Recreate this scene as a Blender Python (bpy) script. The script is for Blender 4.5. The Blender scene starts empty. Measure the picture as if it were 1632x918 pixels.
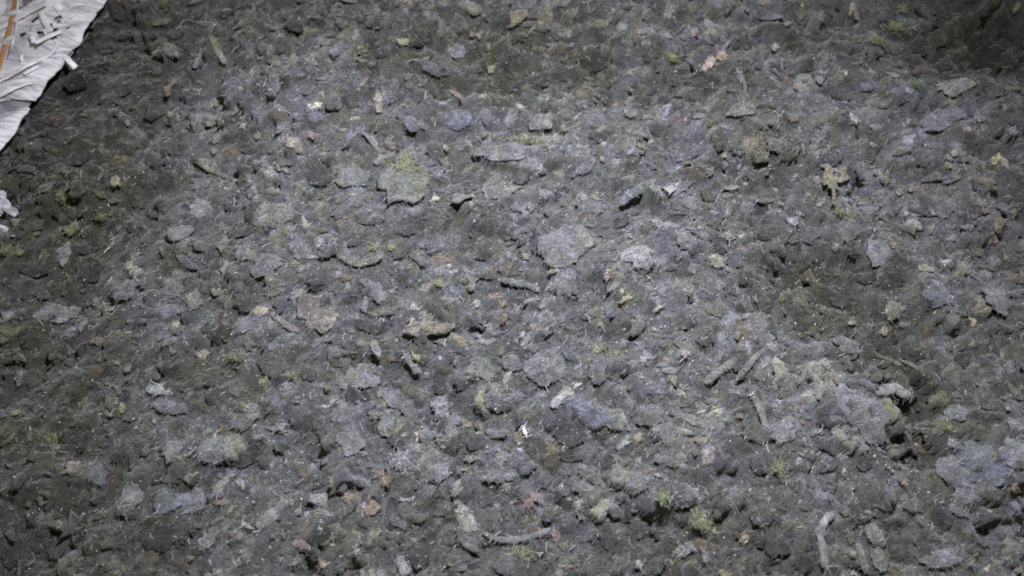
import bpy, math, random
import numpy as np
from mathutils import Vector, Matrix

SEED = 11
rng = np.random.default_rng(SEED)
random.seed(SEED)
scn = bpy.context.scene
COL = scn.collection
R = math.radians

# ------------------------------------------------------------------ camera
PW, PH = 1632.0, 918.0
DIST, TILT, FRAME_W = 0.50, R(22), 0.55
cam_d = bpy.data.cameras.new('camera')
cam_d.sensor_width = 36.0
cam_d.lens = 36.0 * DIST / FRAME_W
cam_d.clip_start, cam_d.clip_end = 0.01, 20.0
cam = bpy.data.objects.new('camera', cam_d)
COL.objects.link(cam)
CAM = np.array([0.0, -DIST * math.sin(TILT), DIST * math.cos(TILT)])
cam.location = CAM
cam.rotation_euler = (TILT, 0, 0)
scn.camera = cam
cam_d.dof.use_dof = True
cam_d.dof.focus_distance = 0.495
cam_d.dof.aperture_fstop = 5.0

# ------------------------------------------------------------------ world and the phone's flash
w = bpy.data.worlds.new('World')
scn.world = w
w.use_nodes = True
bg = w.node_tree.nodes['Background']
bg.inputs['Color'].default_value = (0.98, 0.99, 0.57, 1)
bg.inputs['Strength'].default_value = 0.12

UPV = np.array([0, math.cos(TILT), math.sin(TILT)])       # image "up" in the world
fl_d = bpy.data.lights.new('flash', 'SPOT')
fl_d.energy = 26.5
fl_d.color = (0.87, 0.89, 1.0)
fl_d.shadow_soft_size = 0.012
fl_d.spot_size = R(97)
fl_d.spot_blend = 1.0
flash = bpy.data.objects.new('flash', fl_d)
COL.objects.link(flash)
FL = CAM + UPV * 0.275 + np.array([0.05, 0, -0.07])
flash.location = FL
aim = Vector((0.01, -0.055, 0.0)) - Vector(FL)
flash.rotation_euler = aim.to_track_quat('-Z', 'Y').to_euler()

scn.view_settings.view_transform = 'Standard'
scn.view_settings.look = 'None'
scn.view_settings.exposure = 0.0
scn.view_settings.gamma = 1.0
scn.render.engine = 'CYCLES'
scn.cycles.use_denoising = False
scn.cycles.pixel_filter_type = 'BLACKMAN_HARRIS'
scn.cycles.filter_width = 1.9
scn.cycles.max_bounces = 3
scn.cycles.diffuse_bounces = 2
scn.cycles.glossy_bounces = 1
scn.cycles.caustics_reflective = False
scn.cycles.caustics_refractive = False

# ------------------------------------------------------------------ helpers
PXM = FRAME_W / PW        # metres per photo pixel at the middle of the frame


def ground(px, py, z=0.0):
    """photo pixel -> world point at height z"""
    cx = (np.asarray(px, float) - PW / 2) / PW * FRAME_W / DIST
    cy = -(np.asarray(py, float) - PH / 2) / PW * FRAME_W / DIST
    dx = cx
    dy = cy * math.cos(TILT) + math.sin(TILT)
    dz = cy * math.sin(TILT) - math.cos(TILT)
    t = (z - CAM[2]) / dz
    return CAM[0] + dx * t, CAM[1] + dy * t


def vnoise(x, y, scale, seed):
    """smooth value noise, -1..1"""
    r = np.random.default_rng(seed)
    lat = r.uniform(-1, 1, (256, 256))
    u, v = x / scale + 37.3, y / scale + 91.7
    i, j = np.floor(u).astype(int), np.floor(v).astype(int)
    fu, fv = u - i, v - j
    fu, fv = fu * fu * (3 - 2 * fu), fv * fv * (3 - 2 * fv)
    i0, i1, j0, j1 = i % 256, (i + 1) % 256, j % 256, (j + 1) % 256
    return (lat[i0, j0] * (1 - fu) * (1 - fv) + lat[i1, j0] * fu * (1 - fv)
            + lat[i0, j1] * (1 - fu) * fv + lat[i1, j1] * fu * fv)


def fbm(x, y, scale, seed, octs=3):
    s, a, t = 0, 1.0, 0
    for k in range(octs):
        s = s + a * vnoise(x, y, scale / 2 ** k, seed + k)
        t += a
        a *= 0.55
    return s / t


def mesh_np(name, verts, quads=None, tris=None, colors=None, smooth=True):
    me = bpy.data.meshes.new(name)
    verts = np.asarray(verts, np.float32)
    nq = 0 if quads is None else len(quads)
    nt = 0 if tris is None else len(tris)
    loops = []
    if nq: loops.append(np.asarray(quads, np.int32).ravel())
    if nt: loops.append(np.asarray(tris, np.int32).ravel())
    loops = np.concatenate(loops)
    starts = np.concatenate([np.arange(nq) * 4, nq * 4 + np.arange(nt) * 3]).astype(np.int32)
    me.vertices.add(len(verts))
    me.vertices.foreach_set('co', verts.ravel())
    me.loops.add(len(loops))
    me.loops.foreach_set('vertex_index', loops)
    me.polygons.add(nq + nt)
    me.polygons.foreach_set('loop_start', starts)
    if smooth:
        me.polygons.foreach_set('use_smooth', np.ones(nq + nt, bool))
    me.update(calc_edges=True)
    if colors is not None:
        at = me.attributes.new('Col', 'FLOAT_COLOR', 'POINT')
        c = np.ones((len(verts), 4), np.float32)
        c[:, :3] = colors
        at.data.foreach_set('color', c.ravel())
    return me


def obj(name, me, mat, parent=None, loc=None):
    o = bpy.data.objects.new(name, me)
    COL.objects.link(o)
    if me is not None and mat is not None:
        me.materials.append(mat)
    if parent is not None:
        o.parent = parent
    if loc is not None:
        o.location = loc
    return o


def tag(o, label=None, cat=None, group=None, kind=None):
    if label: o['label'] = label
    if cat: o['category'] = cat
    if group: o['group'] = group
    if kind: o['kind'] = kind
    return o


# ------------------------------------------------------------------ materials
def felt_material(name, fine=0.0011, amount=0.55, bump=0.5, rough=0.95, sheen=0.25):
    m = bpy.data.materials.new(name)
    m.use_nodes = True
    nt = m.node_tree
    N, L = nt.nodes, nt.links
    b = N['Principled BSDF']
    b.inputs['Roughness'].default_value = rough
    b.inputs['Specular IOR Level'].default_value = 0.15
    b.inputs['Sheen Weight'].default_value = sheen
    b.inputs['Sheen Roughness'].default_value = 0.6
    at = N.new('ShaderNodeAttribute'); at.attribute_name = 'Col'
    geo = N.new('ShaderNodeNewGeometry')
    n1 = N.new('ShaderNodeTexNoise'); n1.inputs['Scale'].default_value = 1 / fine
    n1.inputs['Detail'].default_value = 3; n1.inputs['Roughness'].default_value = 0.7
    n2 = N.new('ShaderNodeTexNoise'); n2.inputs['Scale'].default_value = 1 / (fine * 4)
    n2.inputs['Detail'].default_value = 2
    L.new(geo.outputs['Position'], n1.inputs['Vector'])
    L.new(geo.outputs['Position'], n2.inputs['Vector'])
    r1 = N.new('ShaderNodeMapRange')
    r1.inputs['From Min'].default_value = 0.3; r1.inputs['From Max'].default_value = 0.7
    r1.inputs['To Min'].default_value = 1 - amount; r1.inputs['To Max'].default_value = 1 + amount
    L.new(n1.outputs['Fac'], r1.inputs['Value'])
    # slight colour drift between fibres
    mixc = N.new('ShaderNodeMix'); mixc.data_type = 'RGBA'; mixc.blend_type = 'MULTIPLY'
    mixc.inputs['Factor'].default_value = 1.0
    ramp = N.new('ShaderNodeValToRGB')
    e = ramp.color_ramp.elements
    e[0].position, e[0].color = 0.34, (0.92, 0.97, 0.84, 1)
    e[1].position, e[1].color = 0.66, (1.0, 0.98, 1.05, 1)
    L.new(n2.outputs['Fac'], ramp.inputs['Fac'])
    L.new(at.outputs['Color'], mixc.inputs['A'])
    L.new(ramp.outputs['Color'], mixc.inputs['B'])
    mp = N.new('ShaderNodeMapping')
    mp.inputs['Rotation'].default_value = (0, 0, R(-52))
    mp.inputs['Scale'].default_value = (1 / 0.0026, 1 / 0.0005, 1 / 0.0012)
    n3 = N.new('ShaderNodeTexNoise'); n3.inputs['Scale'].default_value = 1.0
    n3.inputs['Detail'].default_value = 2; n3.inputs['Distortion'].default_value = 0.8
    L.new(geo.outputs['Position'], mp.inputs['Vector']); L.new(mp.outputs['Vector'], n3.inputs['Vector'])
    r3 = N.new('ShaderNodeMapRange')
    r3.inputs['From Min'].default_value = 0.3; r3.inputs['From Max'].default_value = 0.7
    r3.inputs['To Min'].default_value = 0.62; r3.inputs['To Max'].default_value = 1.38
    L.new(n3.outputs['Fac'], r3.inputs['Value'])
    n4 = N.new('ShaderNodeTexNoise'); n4.inputs['Scale'].default_value = 1 / 0.006
    n4.inputs['Detail'].default_value = 2
    L.new(geo.outputs['Position'], n4.inputs['Vector'])
    r4 = N.new('ShaderNodeMapRange')
    r4.inputs['From Min'].default_value = 0.3; r4.inputs['From Max'].default_value = 0.7
    r4.inputs['To Min'].default_value = 0.7; r4.inputs['To Max'].default_value = 1.3
    L.new(n4.outputs['Fac'], r4.inputs['Value'])
    m1 = N.new('ShaderNodeMath'); m1.operation = 'MULTIPLY'
    L.new(r1.outputs['Result'], m1.inputs[0]); L.new(r3.outputs['Result'], m1.inputs[1])
    m2 = N.new('ShaderNodeMath'); m2.operation = 'MULTIPLY'
    L.new(m1.outputs['Value'], m2.inputs[0]); L.new(r4.outputs['Result'], m2.inputs[1])
    n5 = N.new('ShaderNodeTexNoise'); n5.inputs['Scale'].default_value = 1 / 0.028
    n5.inputs['Detail'].default_value = 4; n5.inputs['Roughness'].default_value = 0.65
    L.new(geo.outputs['Position'], n5.inputs['Vector'])
    rp5 = N.new('ShaderNodeValToRGB')
    e = rp5.color_ramp.elements
    e[0].position, e[0].color = 0.36, (0.80, 0.82, 0.66, 1)
    e[1].position, e[1].color = 0.58, (1.05, 1.02, 1.07, 1)
    L.new(n5.outputs['Fac'], rp5.inputs['Fac'])
    mix5 = N.new('ShaderNodeMix'); mix5.data_type = 'RGBA'; mix5.blend_type = 'MULTIPLY'
    mix5.inputs['Factor'].default_value = 1.0
    L.new(mixc.outputs['Result'], mix5.inputs['A']); L.new(rp5.outputs['Color'], mix5.inputs['B'])
    vm = N.new('ShaderNodeVectorMath'); vm.operation = 'SCALE'
    L.new(mix5.outputs['Result'], vm.inputs[0])
    L.new(m2.outputs['Value'], vm.inputs['Scale'])
    L.new(vm.outputs['Vector'], b.inputs['Base Color'])
    bp = N.new('ShaderNodeBump')
    bp.inputs['Strength'].default_value = bump
    bp.inputs['Distance'].default_value = 0.0012
    ma_ = N.new('ShaderNodeMath'); ma_.operation = 'ADD'
    L.new(n1.outputs['Fac'], ma_.inputs[0]); L.new(n3.outputs['Fac'], ma_.inputs[1])
    L.new(ma_.outputs['Value'], bp.inputs['Height'])
    L.new(bp.outputs['Normal'], b.inputs['Normal'])
    return m


M_FELT = felt_material('felted_fluff')
M_BED = felt_material('matted_bed', amount=0.6, bump=0.6)


def fibre_material():
    m = bpy.data.materials.new('fine_fibre')
    m.use_nodes = True
    N, L = m.node_tree.nodes, m.node_tree.links
    b = N['Principled BSDF']
    at = N.new('ShaderNodeAttribute'); at.attribute_name = 'Col'
    L.new(at.outputs['Color'], b.inputs['Base Color'])
    b.inputs['Roughness'].default_value = 0.4
    b.inputs['Specular IOR Level'].default_value = 0.5
    return m


M_FIBRE = fibre_material()


def plastic_material(name, color, rough=0.55, weave=True):
    m = bpy.data.materials.new(name)
    m.use_nodes = True
    N, L = m.node_tree.nodes, m.node_tree.links
    b = N['Principled BSDF']
    b.inputs['Roughness'].default_value = rough
    tc = N.new('ShaderNodeTexCoord')
    n = N.new('ShaderNodeTexNoise'); n.inputs['Scale'].default_value = 160
    n.inputs['Detail'].default_value = 4
    L.new(tc.outputs['Object'], n.inputs['Vector'])
    rp = N.new('ShaderNodeValToRGB')
    e = rp.color_ramp.elements
    e[0].position, e[0].color = 0.3, tuple(c * 0.8 for c in color) + (1,)
    e[1].position, e[1].color = 0.7, tuple(color) + (1,)
    L.new(n.outputs['Fac'], rp.inputs['Fac'])
    ms = N.new('ShaderNodeMapping')
    ms.inputs['Rotation'].default_value = (0, 0, R(-27))
    ms.inputs['Scale'].default_value = (1 / 0.022, 1 / 0.0028, 1 / 0.01)
    ns = N.new('ShaderNodeTexNoise'); ns.inputs['Scale'].default_value = 1.0
    ns.inputs['Detail'].default_value = 3; ns.inputs['Distortion'].default_value = 1.2
    L.new(tc.outputs['Object'], ms.inputs['Vector']); L.new(ms.outputs['Vector'], ns.inputs['Vector'])
    rs = N.new('ShaderNodeMapRange')
    rs.inputs['From Min'].default_value = 0.34; rs.inputs['From Max'].default_value = 0.6
    rs.inputs['To Min'].default_value = 0.55 if weave else 0.85; rs.inputs['To Max'].default_value = 1.06
    L.new(ns.outputs['Fac'], rs.inputs['Value'])
    vs_ = N.new('ShaderNodeVectorMath'); vs_.operation = 'SCALE'
    L.new(rp.outputs['Color'], vs_.inputs[0]); L.new(rs.outputs['Result'], vs_.inputs['Scale'])
    L.new(vs_.outputs['Vector'], b.inputs['Base Color'])
    bp = N.new('ShaderNodeBump'); bp.inputs['Distance'].default_value = 0.0004
    bp.inputs['Strength'].default_value = 0.25
    if weave:
        uv = N.new('ShaderNodeUVMap')
        def wave(axis):
            wv = N.new('ShaderNodeTexWave'); wv.wave_type = 'BANDS'; wv.bands_direction = axis
            wv.inputs['Scale'].default_value = 110; wv.inputs['Distortion'].default_value = 0.6
            L.new(tc.outputs['Object'], mp.inputs['Vector'])
            L.new(mp.outputs['Vector'], wv.inputs['Vector'])
            return wv
        mp = N.new('ShaderNodeMapping'); mp.inputs['Rotation'].default_value = (0, 0, R(32))
        wx, wy = wave('X'), wave('Y')
        ad = N.new('ShaderNodeMath'); ad.operation = 'MAXIMUM'
        L.new(wx.outputs['Fac'], ad.inputs[0]); L.new(wy.outputs['Fac'], ad.inputs[1])
        L.new(ad.outputs['Value'], bp.inputs['Height'])
    else:
        L.new(n.outputs['Fac'], bp.inputs['Height'])
    L.new(bp.outputs['Normal'], b.inputs['Normal'])
    return m


M_SACK = plastic_material('white_woven_plastic', (0.80, 0.76, 0.79))
M_TAPE = plastic_material('white_plastic_tape', (0.92, 0.90, 0.92), 0.45, weave=False)
M_INNER = plastic_material('shaded_inner_sack_layer', (0.36, 0.34, 0.38), 0.5)  # white sack again, the shade inside it put into the grey
M_BROWN = plastic_material('brown_plastic_tape', (0.55, 0.27, 0.13), 0.4, weave=False)

PAL = dict(
    pale=(.30, .295, .32), lt=(.23, .23, .255), grey=(.165, .168, .185), dark=(.075, .077, .09),
    blue=(.17, .185, .265), violet=(.20, .19, .245), olive=(.20, .21, .105), ygreen=(.31, .35, .10),
    tan=(.36, .285, .19), brown=(.30, .195, .13), cream=(.43, .38, .26), pink=(.34, .265, .25),
    orange=(.40, .25, .16), red=(.22, .085, .085), white=(.78, .78, .82), mint=(.32, .37, .36),
    gtan=(.25, .22, .165), gpink=(.25, .22, .22), ggreen=(.215, .23, .18))

# ------------------------------------------------------------------ the heap: height field
X0, X1, Y0, Y1, STEP = -0.42, 0.42, -0.27, 0.36, 0.0011
gx = np.arange(X0, X1, STEP); gy = np.arange(Y0, Y1, STEP)
NX, NY = len(gx), len(gy)
GX, GY = np.meshgrid(gx, gy, indexing='ij')
H = 0.014 * fbm(GX, GY, 0.11, 5, 2) + 0.015 * fbm(GX, GY, 0.038, 21, 3) + 0.0050 * fbm(GX, GY, 0.013, 33, 2)
WARP = 1 + .9 * fbm(GX, GY, .028, 55, 4)
# hollows (-) and mounds (+) read from the photograph: x, y, radius x, radius y (photo px), height (mm)
RELIEF = [(1610, 78, 125, 58, -38), (1480, 20, 90, 50, -9), (1310, 440, 85, 60, -11), (1280, 530, 60, 40, -7),
          (1470, 610, 60, 60, -10), (1478, 715, 55, 80, -13), (950, 130, 150, 50, -7), (730, 90, 60, 60, -5),
          (60, 440, 130, 140, -6), (40, 620, 80, 60, -6), (60, 850, 140, 70, -8), (560, 590, 60, 25, -3),
          (645, 285, 60, 60, 6), (820, 250, 80, 30, 6), (980, 420, 130, 70, 6), (1520, 155, 90, 40, 9),
          (1350, 650, 70, 60, 8), (1578, 742, 62, 52, 15), (900, 620, 150, 60, 5), (700, 530, 120, 50, 4),
          (1390, 230, 60, 60, -4), (330, 560, 90, 60, -3), (1000, 860, 160, 40, -1.5), (620, 830, 120, 40, -3),
          (440, 250, 90, 60, 5), (1180, 200, 90, 50, 5), (1130, 720, 120, 60, 5), (1450, 480, 80, 50, 5)]
for x, y, rx, ry, h in RELIEF:
    wx, wy = ground(x, y)
    H += h * (1.5e-3 if abs(h) < 30 else 1.25e-3) * np.exp(-WARP * (((GX - wx) / (rx * PXM * 1.1)) ** 2 + ((GY - wy) / (ry * PXM * 1.1)) ** 2))
# the heap sinks towards the left, under the sack
wx, wy = ground(330, 300)
t_ = np.clip((wx - GX) / 0.16, 0, 1.3)
H -= 0.011 * t_ * t_ * (1.5 - .5 * t_)
H0 = H.copy()


def samp(A, x, y):
    i = np.clip(((np.asarray(x) - X0) / STEP).astype(int), 0, NX - 1)
    j = np.clip(((np.asarray(y) - Y0) / STEP).astype(int), 0, NY - 1)
    return A[i, j]


def on_heap(px, py):
    """photo pixel -> point on the heap"""
    z = 0.0
    for _ in range(4):
        x, y = ground(px, py, z)
        z = float(samp(H0, x, y))
    return float(x), float(y), z


def grey_palette(n, r):
    """albedo of n anonymous flakes"""
    v = np.clip(np.exp(r.normal(math.log(0.092), 0.44, n)), 0.03, 0.30)
    base = np.stack([v, v * 1.0, v * 1.03], 1)
    k = r.random(n)
    tint = np.ones((n, 3))
    tint[k < .13] = (0.97, 0.98, 1.10)
    tint[(k >= .13) & (k < .24)] = (1.02, 0.97, 1.07)
    tint[(k >= .24) & (k < .40)] = (1.01, 1.03, 0.84)
    tint[(k >= .40) & (k < .46)] = (1.22, 1.04, 0.80)
    tint[(k >= .46) & (k < .48)] = (1.0, 1.04, 0.80)
    tint[(k >= .48) & (k < .50)] = (1.35, 1.1, 0.86)
    return base * tint


# darker olive flakes, with flash falloff and hollow shade painted into their colour: x, y, radius x, radius y (photo px), amount
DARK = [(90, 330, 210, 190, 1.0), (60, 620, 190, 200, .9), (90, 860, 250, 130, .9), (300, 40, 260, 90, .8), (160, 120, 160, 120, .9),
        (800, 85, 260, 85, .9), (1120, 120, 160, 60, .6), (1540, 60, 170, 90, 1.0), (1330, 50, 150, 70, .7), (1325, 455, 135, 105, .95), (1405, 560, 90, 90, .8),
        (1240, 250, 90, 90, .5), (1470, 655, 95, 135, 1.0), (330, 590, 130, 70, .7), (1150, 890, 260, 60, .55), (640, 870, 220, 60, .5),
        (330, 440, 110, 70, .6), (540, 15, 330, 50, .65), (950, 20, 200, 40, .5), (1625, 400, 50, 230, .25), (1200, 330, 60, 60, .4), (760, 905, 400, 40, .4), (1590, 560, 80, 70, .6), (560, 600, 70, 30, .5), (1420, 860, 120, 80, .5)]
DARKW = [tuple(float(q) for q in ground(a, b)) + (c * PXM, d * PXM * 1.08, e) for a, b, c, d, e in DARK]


def matter_and_shade(x, y):
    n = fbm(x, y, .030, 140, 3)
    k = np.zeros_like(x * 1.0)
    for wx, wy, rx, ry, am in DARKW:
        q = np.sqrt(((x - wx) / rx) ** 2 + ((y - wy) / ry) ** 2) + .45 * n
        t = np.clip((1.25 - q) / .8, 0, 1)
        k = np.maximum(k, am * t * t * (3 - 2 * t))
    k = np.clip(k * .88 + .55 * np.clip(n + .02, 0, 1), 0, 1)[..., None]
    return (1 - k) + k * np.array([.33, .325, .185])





# stamp flat flakes into the height field so that it breaks into overlapping scales
r1 = np.random.default_rng(3)
NST = 15000
sx = r1.uniform(X0 + .02, X1 - .02, NST); sy = r1.uniform(Y0 + .02, Y1 - .02, NST)
sl = np.clip(np.exp(r1.normal(math.log(0.0044), .5, NST)), .0018, .013)
sa = r1.uniform(.30, .68, NST); sang = r1.normal(0.35, 1.0, NST)
stx = r1.normal(0, .30, NST); sty = r1.normal(-.15, .32, NST); so = r1.uniform(-.0030, .0012, NST)
scol = grey_palette(NST, r1)
sh_ = np.clip(.55 * sl * sa, .0008, .0026) * r1.uniform(.6, 1.3, NST)
BC = np.empty((NX, NY, 3)); BC[:] = (0.10, 0.10, 0.105)
wob = fbm(GX, GY, 0.004, 77, 2)
for k in range(NST):
    rad = int(sl[k] * 1.2 / STEP) + 1
    i, j = int((sx[k] - X0) / STEP), int((sy[k] - Y0) / STEP)
    S = np.s_[i - rad:i + rad + 1, j - rad:j + rad + 1]
    dx, dy = GX[S] - sx[k], GY[S] - sy[k]
    c, s = math.cos(sang[k]), math.sin(sang[k])
    u, v = (dx * c + dy * s) / sl[k], (-dx * s + dy * c) / (sl[k] * sa[k])
    rr = u * u + v * v + .8 * wob[S]
    z = H0[i, j] + so[k] + dx * stx[k] + dy * sty[k] + sh_[k] * np.clip(1 - rr * rr, 0, 1)
    mk = (rr < 1) & (z > H[S])
    H[S] = np.where(mk, z, H[S])
    BC[S][mk] = scol[k]
H += 0.00035 * fbm(GX, GY, 0.0034, 91, 2)
idx = np.arange(NX * NY).reshape(NX, NY)
quads = np.stack([idx[:-1, :-1], idx[1:, :-1], idx[1:, 1:], idx[:-1, 1:]], -1).reshape(-1, 4)
BC = BC * .88 * matter_and_shade(GX, GY)
me = mesh_np('heap_surface', np.stack([GX, GY, H], -1).reshape(-1, 3), quads, None, BC.reshape(-1, 3))
heap = obj('heap_surface', me, M_BED)
tag(heap, kind='structure')

# ------------------------------------------------------------------ shapes of single things (local coordinates, metres)
FZ = np.random.default_rng(71)


def fuzz(points, normals, col, n, length, r, lift=0.6, width=0.00010):
    """short curved fibres standing off a surface: verts, quads, colours"""
    k = r.integers(0, len(points), n)
    p = points[k]; nn = normals[k]
    d = r.normal(0, 1, (n, 3)); d[:, 2] *= 0.4
    d = d / np.linalg.norm(d, axis=1, keepdims=True) + nn * lift
    d /= np.linalg.norm(d, axis=1, keepdims=True)
    L = length * r.uniform(.5, 1.5, (n, 1))
    bend = r.normal(0, .35, (n, 3))
    side = np.cross(d, r.normal(0, 1, (n, 3)))
    side /= np.linalg.norm(side, axis=1, keepdims=True) + 1e-9
    wv = side * width * r.uniform(.6, 1.4, (n, 1))
    a = p - nn * 0.0002
    m_ = a + d * L * .5 + bend * L * .12
    e = a + (d + bend * .6) * L
    V = np.stack([a - wv, a + wv, m_ - wv, m_ + wv, e - wv * .5, e + wv * .5], 1).reshape(-1, 3)
    b = np.arange(n)[:, None] * 6
    Q = np.concatenate([b + np.array([0, 1, 3, 2]), b + np.array([2, 3, 5, 4])])
    C = np.repeat(np.asarray(col)[None] * r.uniform(.7, 1.9, (n, 1)), 6, 0)
    return V, Q, C


def flake_shape(L, W, ang, col, r, thick=None, tilt=(0, 0), curl=0.0, ragged=0.26, round_=False, nfuzz=60, mottling=0.24, tip=None):
    nseg, rings = 26, [0.0, 0.35, 0.62, 0.84, 0.97, 1.0]
    th = np.linspace(0, 2 * math.pi, nseg, endpoint=False)
    rad = np.ones(nseg)
    amp = ragged * (0.5 if round_ else 1.0)
    for h in range(2, 8):
        rad += amp / h ** .7 * r.normal(0, .6) * np.cos(h * th + r.uniform(0, 6.28))
    rad += r.normal(0, amp * .22, nseg)
    rad = np.clip(rad, .5, 1.45)
    thick = thick * .62 if thick else min(0.0022, 0.08 * (L * W) ** .5 + 0.0008)
    V, Cc = [], []
    sd = int(r.integers(1, 9999))
    def zt(u, v, q):
        x, y = u * L / 2, v * W / 2
        return (thick * (1 - q ** 3) * .75 + thick * .65 * vnoise(np.array([x]), np.array([y]), 0.0042, sd)[0]
                + thick * .30 * vnoise(np.array([x]), np.array([y]), 0.0017, sd + 1)[0] + curl * (u * u) * L * .5)
    V.append((0, 0, zt(0, 0, 0)))
    for q in rings[1:]:
        for k in range(nseg):
            u, v = q * rad[k] * math.cos(th[k]), q * rad[k] * math.sin(th[k])
            u += r.normal(0, .025); v += r.normal(0, .025)
            V.append((u * L / 2, v * W / 2, zt(u, v, q)))
    nr = len(rings) - 1
    for k in range(nseg):                                     # underside rim and base
        u, v = .93 * rad[k] * math.cos(th[k]), .93 * rad[k] * math.sin(th[k])
        V.append((u * L / 2, v * W / 2, curl * u * u * L * .5 - thick * .6))
    V.append((0, 0, -thick * .9))
    V = np.array(V)
    T = [(0, 1 + k, 1 + (k + 1) % nseg) for k in range(nseg)]
    Q = []
    for a in range(nr):
        b0, b1 = 1 + a * nseg, 1 + (a + 1) * nseg
        for k in range(nseg):
            k2 = (k + 1) % nseg
            Q.append((b0 + k, b1 + k, b1 + k2, b0 + k2))
    last = 1 + nr * nseg
    T += [(len(V) - 1, last + (k + 1) % nseg, last + k) for k in range(nseg)]
    mot = 1 + mottling * vnoise(V[:, 0], V[:, 1], 0.0028, sd + 5) + mottling * vnoise(V[:, 0], V[:, 1], 0.0011, sd + 6)
    C = np.asarray(col)[None] * mot[:, None]
    if tip is not None:                                       # one end in another colour
        f = np.clip((V[:, 0] / L + 0.5 - 0.55) * 3.5, 0, 1)[:, None]
        C = C * (1 - f) + np.asarray(tip)[None] * mot[:, None] * f
    if nfuzz:
        top = V[1:1 + nr * nseg]
        nn = top * np.array([[1, 1, 0]]); nn = nn / (np.linalg.norm(nn, axis=1, keepdims=True) + 1e-9)
        nn = nn * .8 + np.array([[0, 0, .6]])
        fv, fq, fc = fuzz(top, nn, col, nfuzz, min(0.0022, .2 * W + .0007), FZ)
        Q = np.concatenate([np.array(Q), fq + len(V)])
        V = np.concatenate([V, fv]); C = np.concatenate([C, fc])
    ca, sa_ = math.cos(ang), math.sin(ang)
    x, y = V[:, 0] * ca - V[:, 1] * sa_, V[:, 0] * sa_ + V[:, 1] * ca
    z = V[:, 2] + x * tilt[0] + y * tilt[1]
    return np.stack([x, y, z], 1), np.array(Q), np.array(T), C


def spline(pts, n):
    """Catmull-Rom through points"""
    P = [np.asarray(p, float) for p in pts]
    P = [2 * P[0] - P[1]] + P + [2 * P[-1] - P[-2]]
    out = []
    segs = len(P) - 3
    for t in np.linspace(0, segs - 1e-6, n):
        i = int(t); f = t - i
        a, b, c, d = P[i:i + 4]
        out.append(.5 * (2 * b + (c - a) * f + (2 * a - 5 * b + 4 * c - d) * f * f + (3 * b - a - 3 * c + d) * f ** 3))
    return np.array(out)


def stick_shape(pts, width, height, col, r, taper=(.55, .6), lump=.22, nfuzz=40, ns=10, nl=14):
    """lumpy strip or thread along a path"""
    C_ = spline(pts, nl)
    tan = np.gradient(C_, axis=0); tan /= np.linalg.norm(tan, axis=1, keepdims=True)
    side = np.cross(tan, [0, 0, 1.0]); side /= np.linalg.norm(side, axis=1, keepdims=True)
    up = np.cross(side, tan)
    t = np.linspace(0, 1, nl)
    prof = np.minimum(1, np.minimum(taper[0] + t * 4, taper[1] + (1 - t) * 4)) * (1 + lump * r.normal(0, .6, nl))
    V = []
    for k in range(nl):
        for a in range(ns):
            an = 2 * math.pi * a / ns
            V.append(C_[k] + side[k] * math.cos(an) * width / 2 * prof[k] * (1 + lump * .4 * r.normal())
                     + up[k] * math.sin(an) * height / 2 * prof[k] * (1 + lump * .4 * r.normal()))
    V = np.array(V)
    Q = [(k * ns + a, k * ns + (a + 1) % ns, (k + 1) * ns + (a + 1) % ns, (k + 1) * ns + a) for k in range(nl - 1) for a in range(ns)]
    V = np.concatenate([V, C_[:1] - tan[:1] * width * .15, C_[-1:] + tan[-1:] * width * .15])
    n0 = nl * ns
    T = [(n0, (a + 1) % ns, a) for a in range(ns)] + [(n0 + 1, n0 - ns + a, n0 - ns + (a + 1) % ns) for a in range(ns)]
    C = np.asarray(col)[None] * r.uniform(.85, 1.15, (len(V), 1))
    Q = np.array(Q)
    if nfuzz:
        rad = V[:n0] - np.repeat(C_, ns, 0)
        rad /= np.linalg.norm(rad, axis=1, keepdims=True) + 1e-9
        fv, fq, fc = fuzz(V[:n0], rad, col, nfuzz, .0016, FZ)
        Q = np.concatenate([Q, fq + len(V)]); V = np.concatenate([V, fv]); C = np.concatenate([C, fc])
    return V, Q, np.array(T), C


def tuft_shape(L, W, col, r, n):
    """a loose ball of fibres"""
    V, Q, C = [], [], []
    nk = 6
    a = r.uniform(0, 6.28, n); q = np.abs(r.normal(0, .55, n))
    q = q * (1 + .45 * np.cos(2 * a + 1) + .35 * np.cos(3 * a + L * 9e3))
    p = np.stack([q * np.cos(a) * L / 2, q * np.sin(a) * W / 2, r.random(n) * .0012 * np.clip(1.2 - q, .1, 1)], 1)
    d = r.normal(0, 1, (n, 3)); d[:, 2] = d[:, 2] * .12
    d /= np.linalg.norm(d, axis=1, keepdims=True)
    cv = np.cross(d, r.normal(0, 1, (n, 3)))
    ln = r.uniform(.0022, .0055, n)[:, None]
    side = np.cross(d, [0, 0, 1.0]); side /= np.linalg.norm(side, axis=1, keepdims=True) + 1e-9
    side = (side + np.array([0, 0, .4]) * r.normal(0, 1, (n, 1))) * .00009
    rows = []
    for k in range(nk):
        t = k / (nk - 1) - .5
        c_ = p + d * ln * t + cv * ln * (t * t) * .8
        rows += [c_ - side, c_ + side]
    V = np.stack(rows, 1).reshape(-1, 3)
    V[:, 2] = np.abs(V[:, 2])
    b = np.arange(n)[:, None] * 2 * nk
    Q = np.concatenate([b + np.array([2 * k, 2 * k + 1, 2 * k + 3, 2 * k + 2]) for k in range(nk - 1)])
    C = np.repeat(np.asarray(col)[None] * r.uniform(.4, 1.15, (n, 1)), 2 * nk, 0)
    return V, Q, None, C


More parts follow.
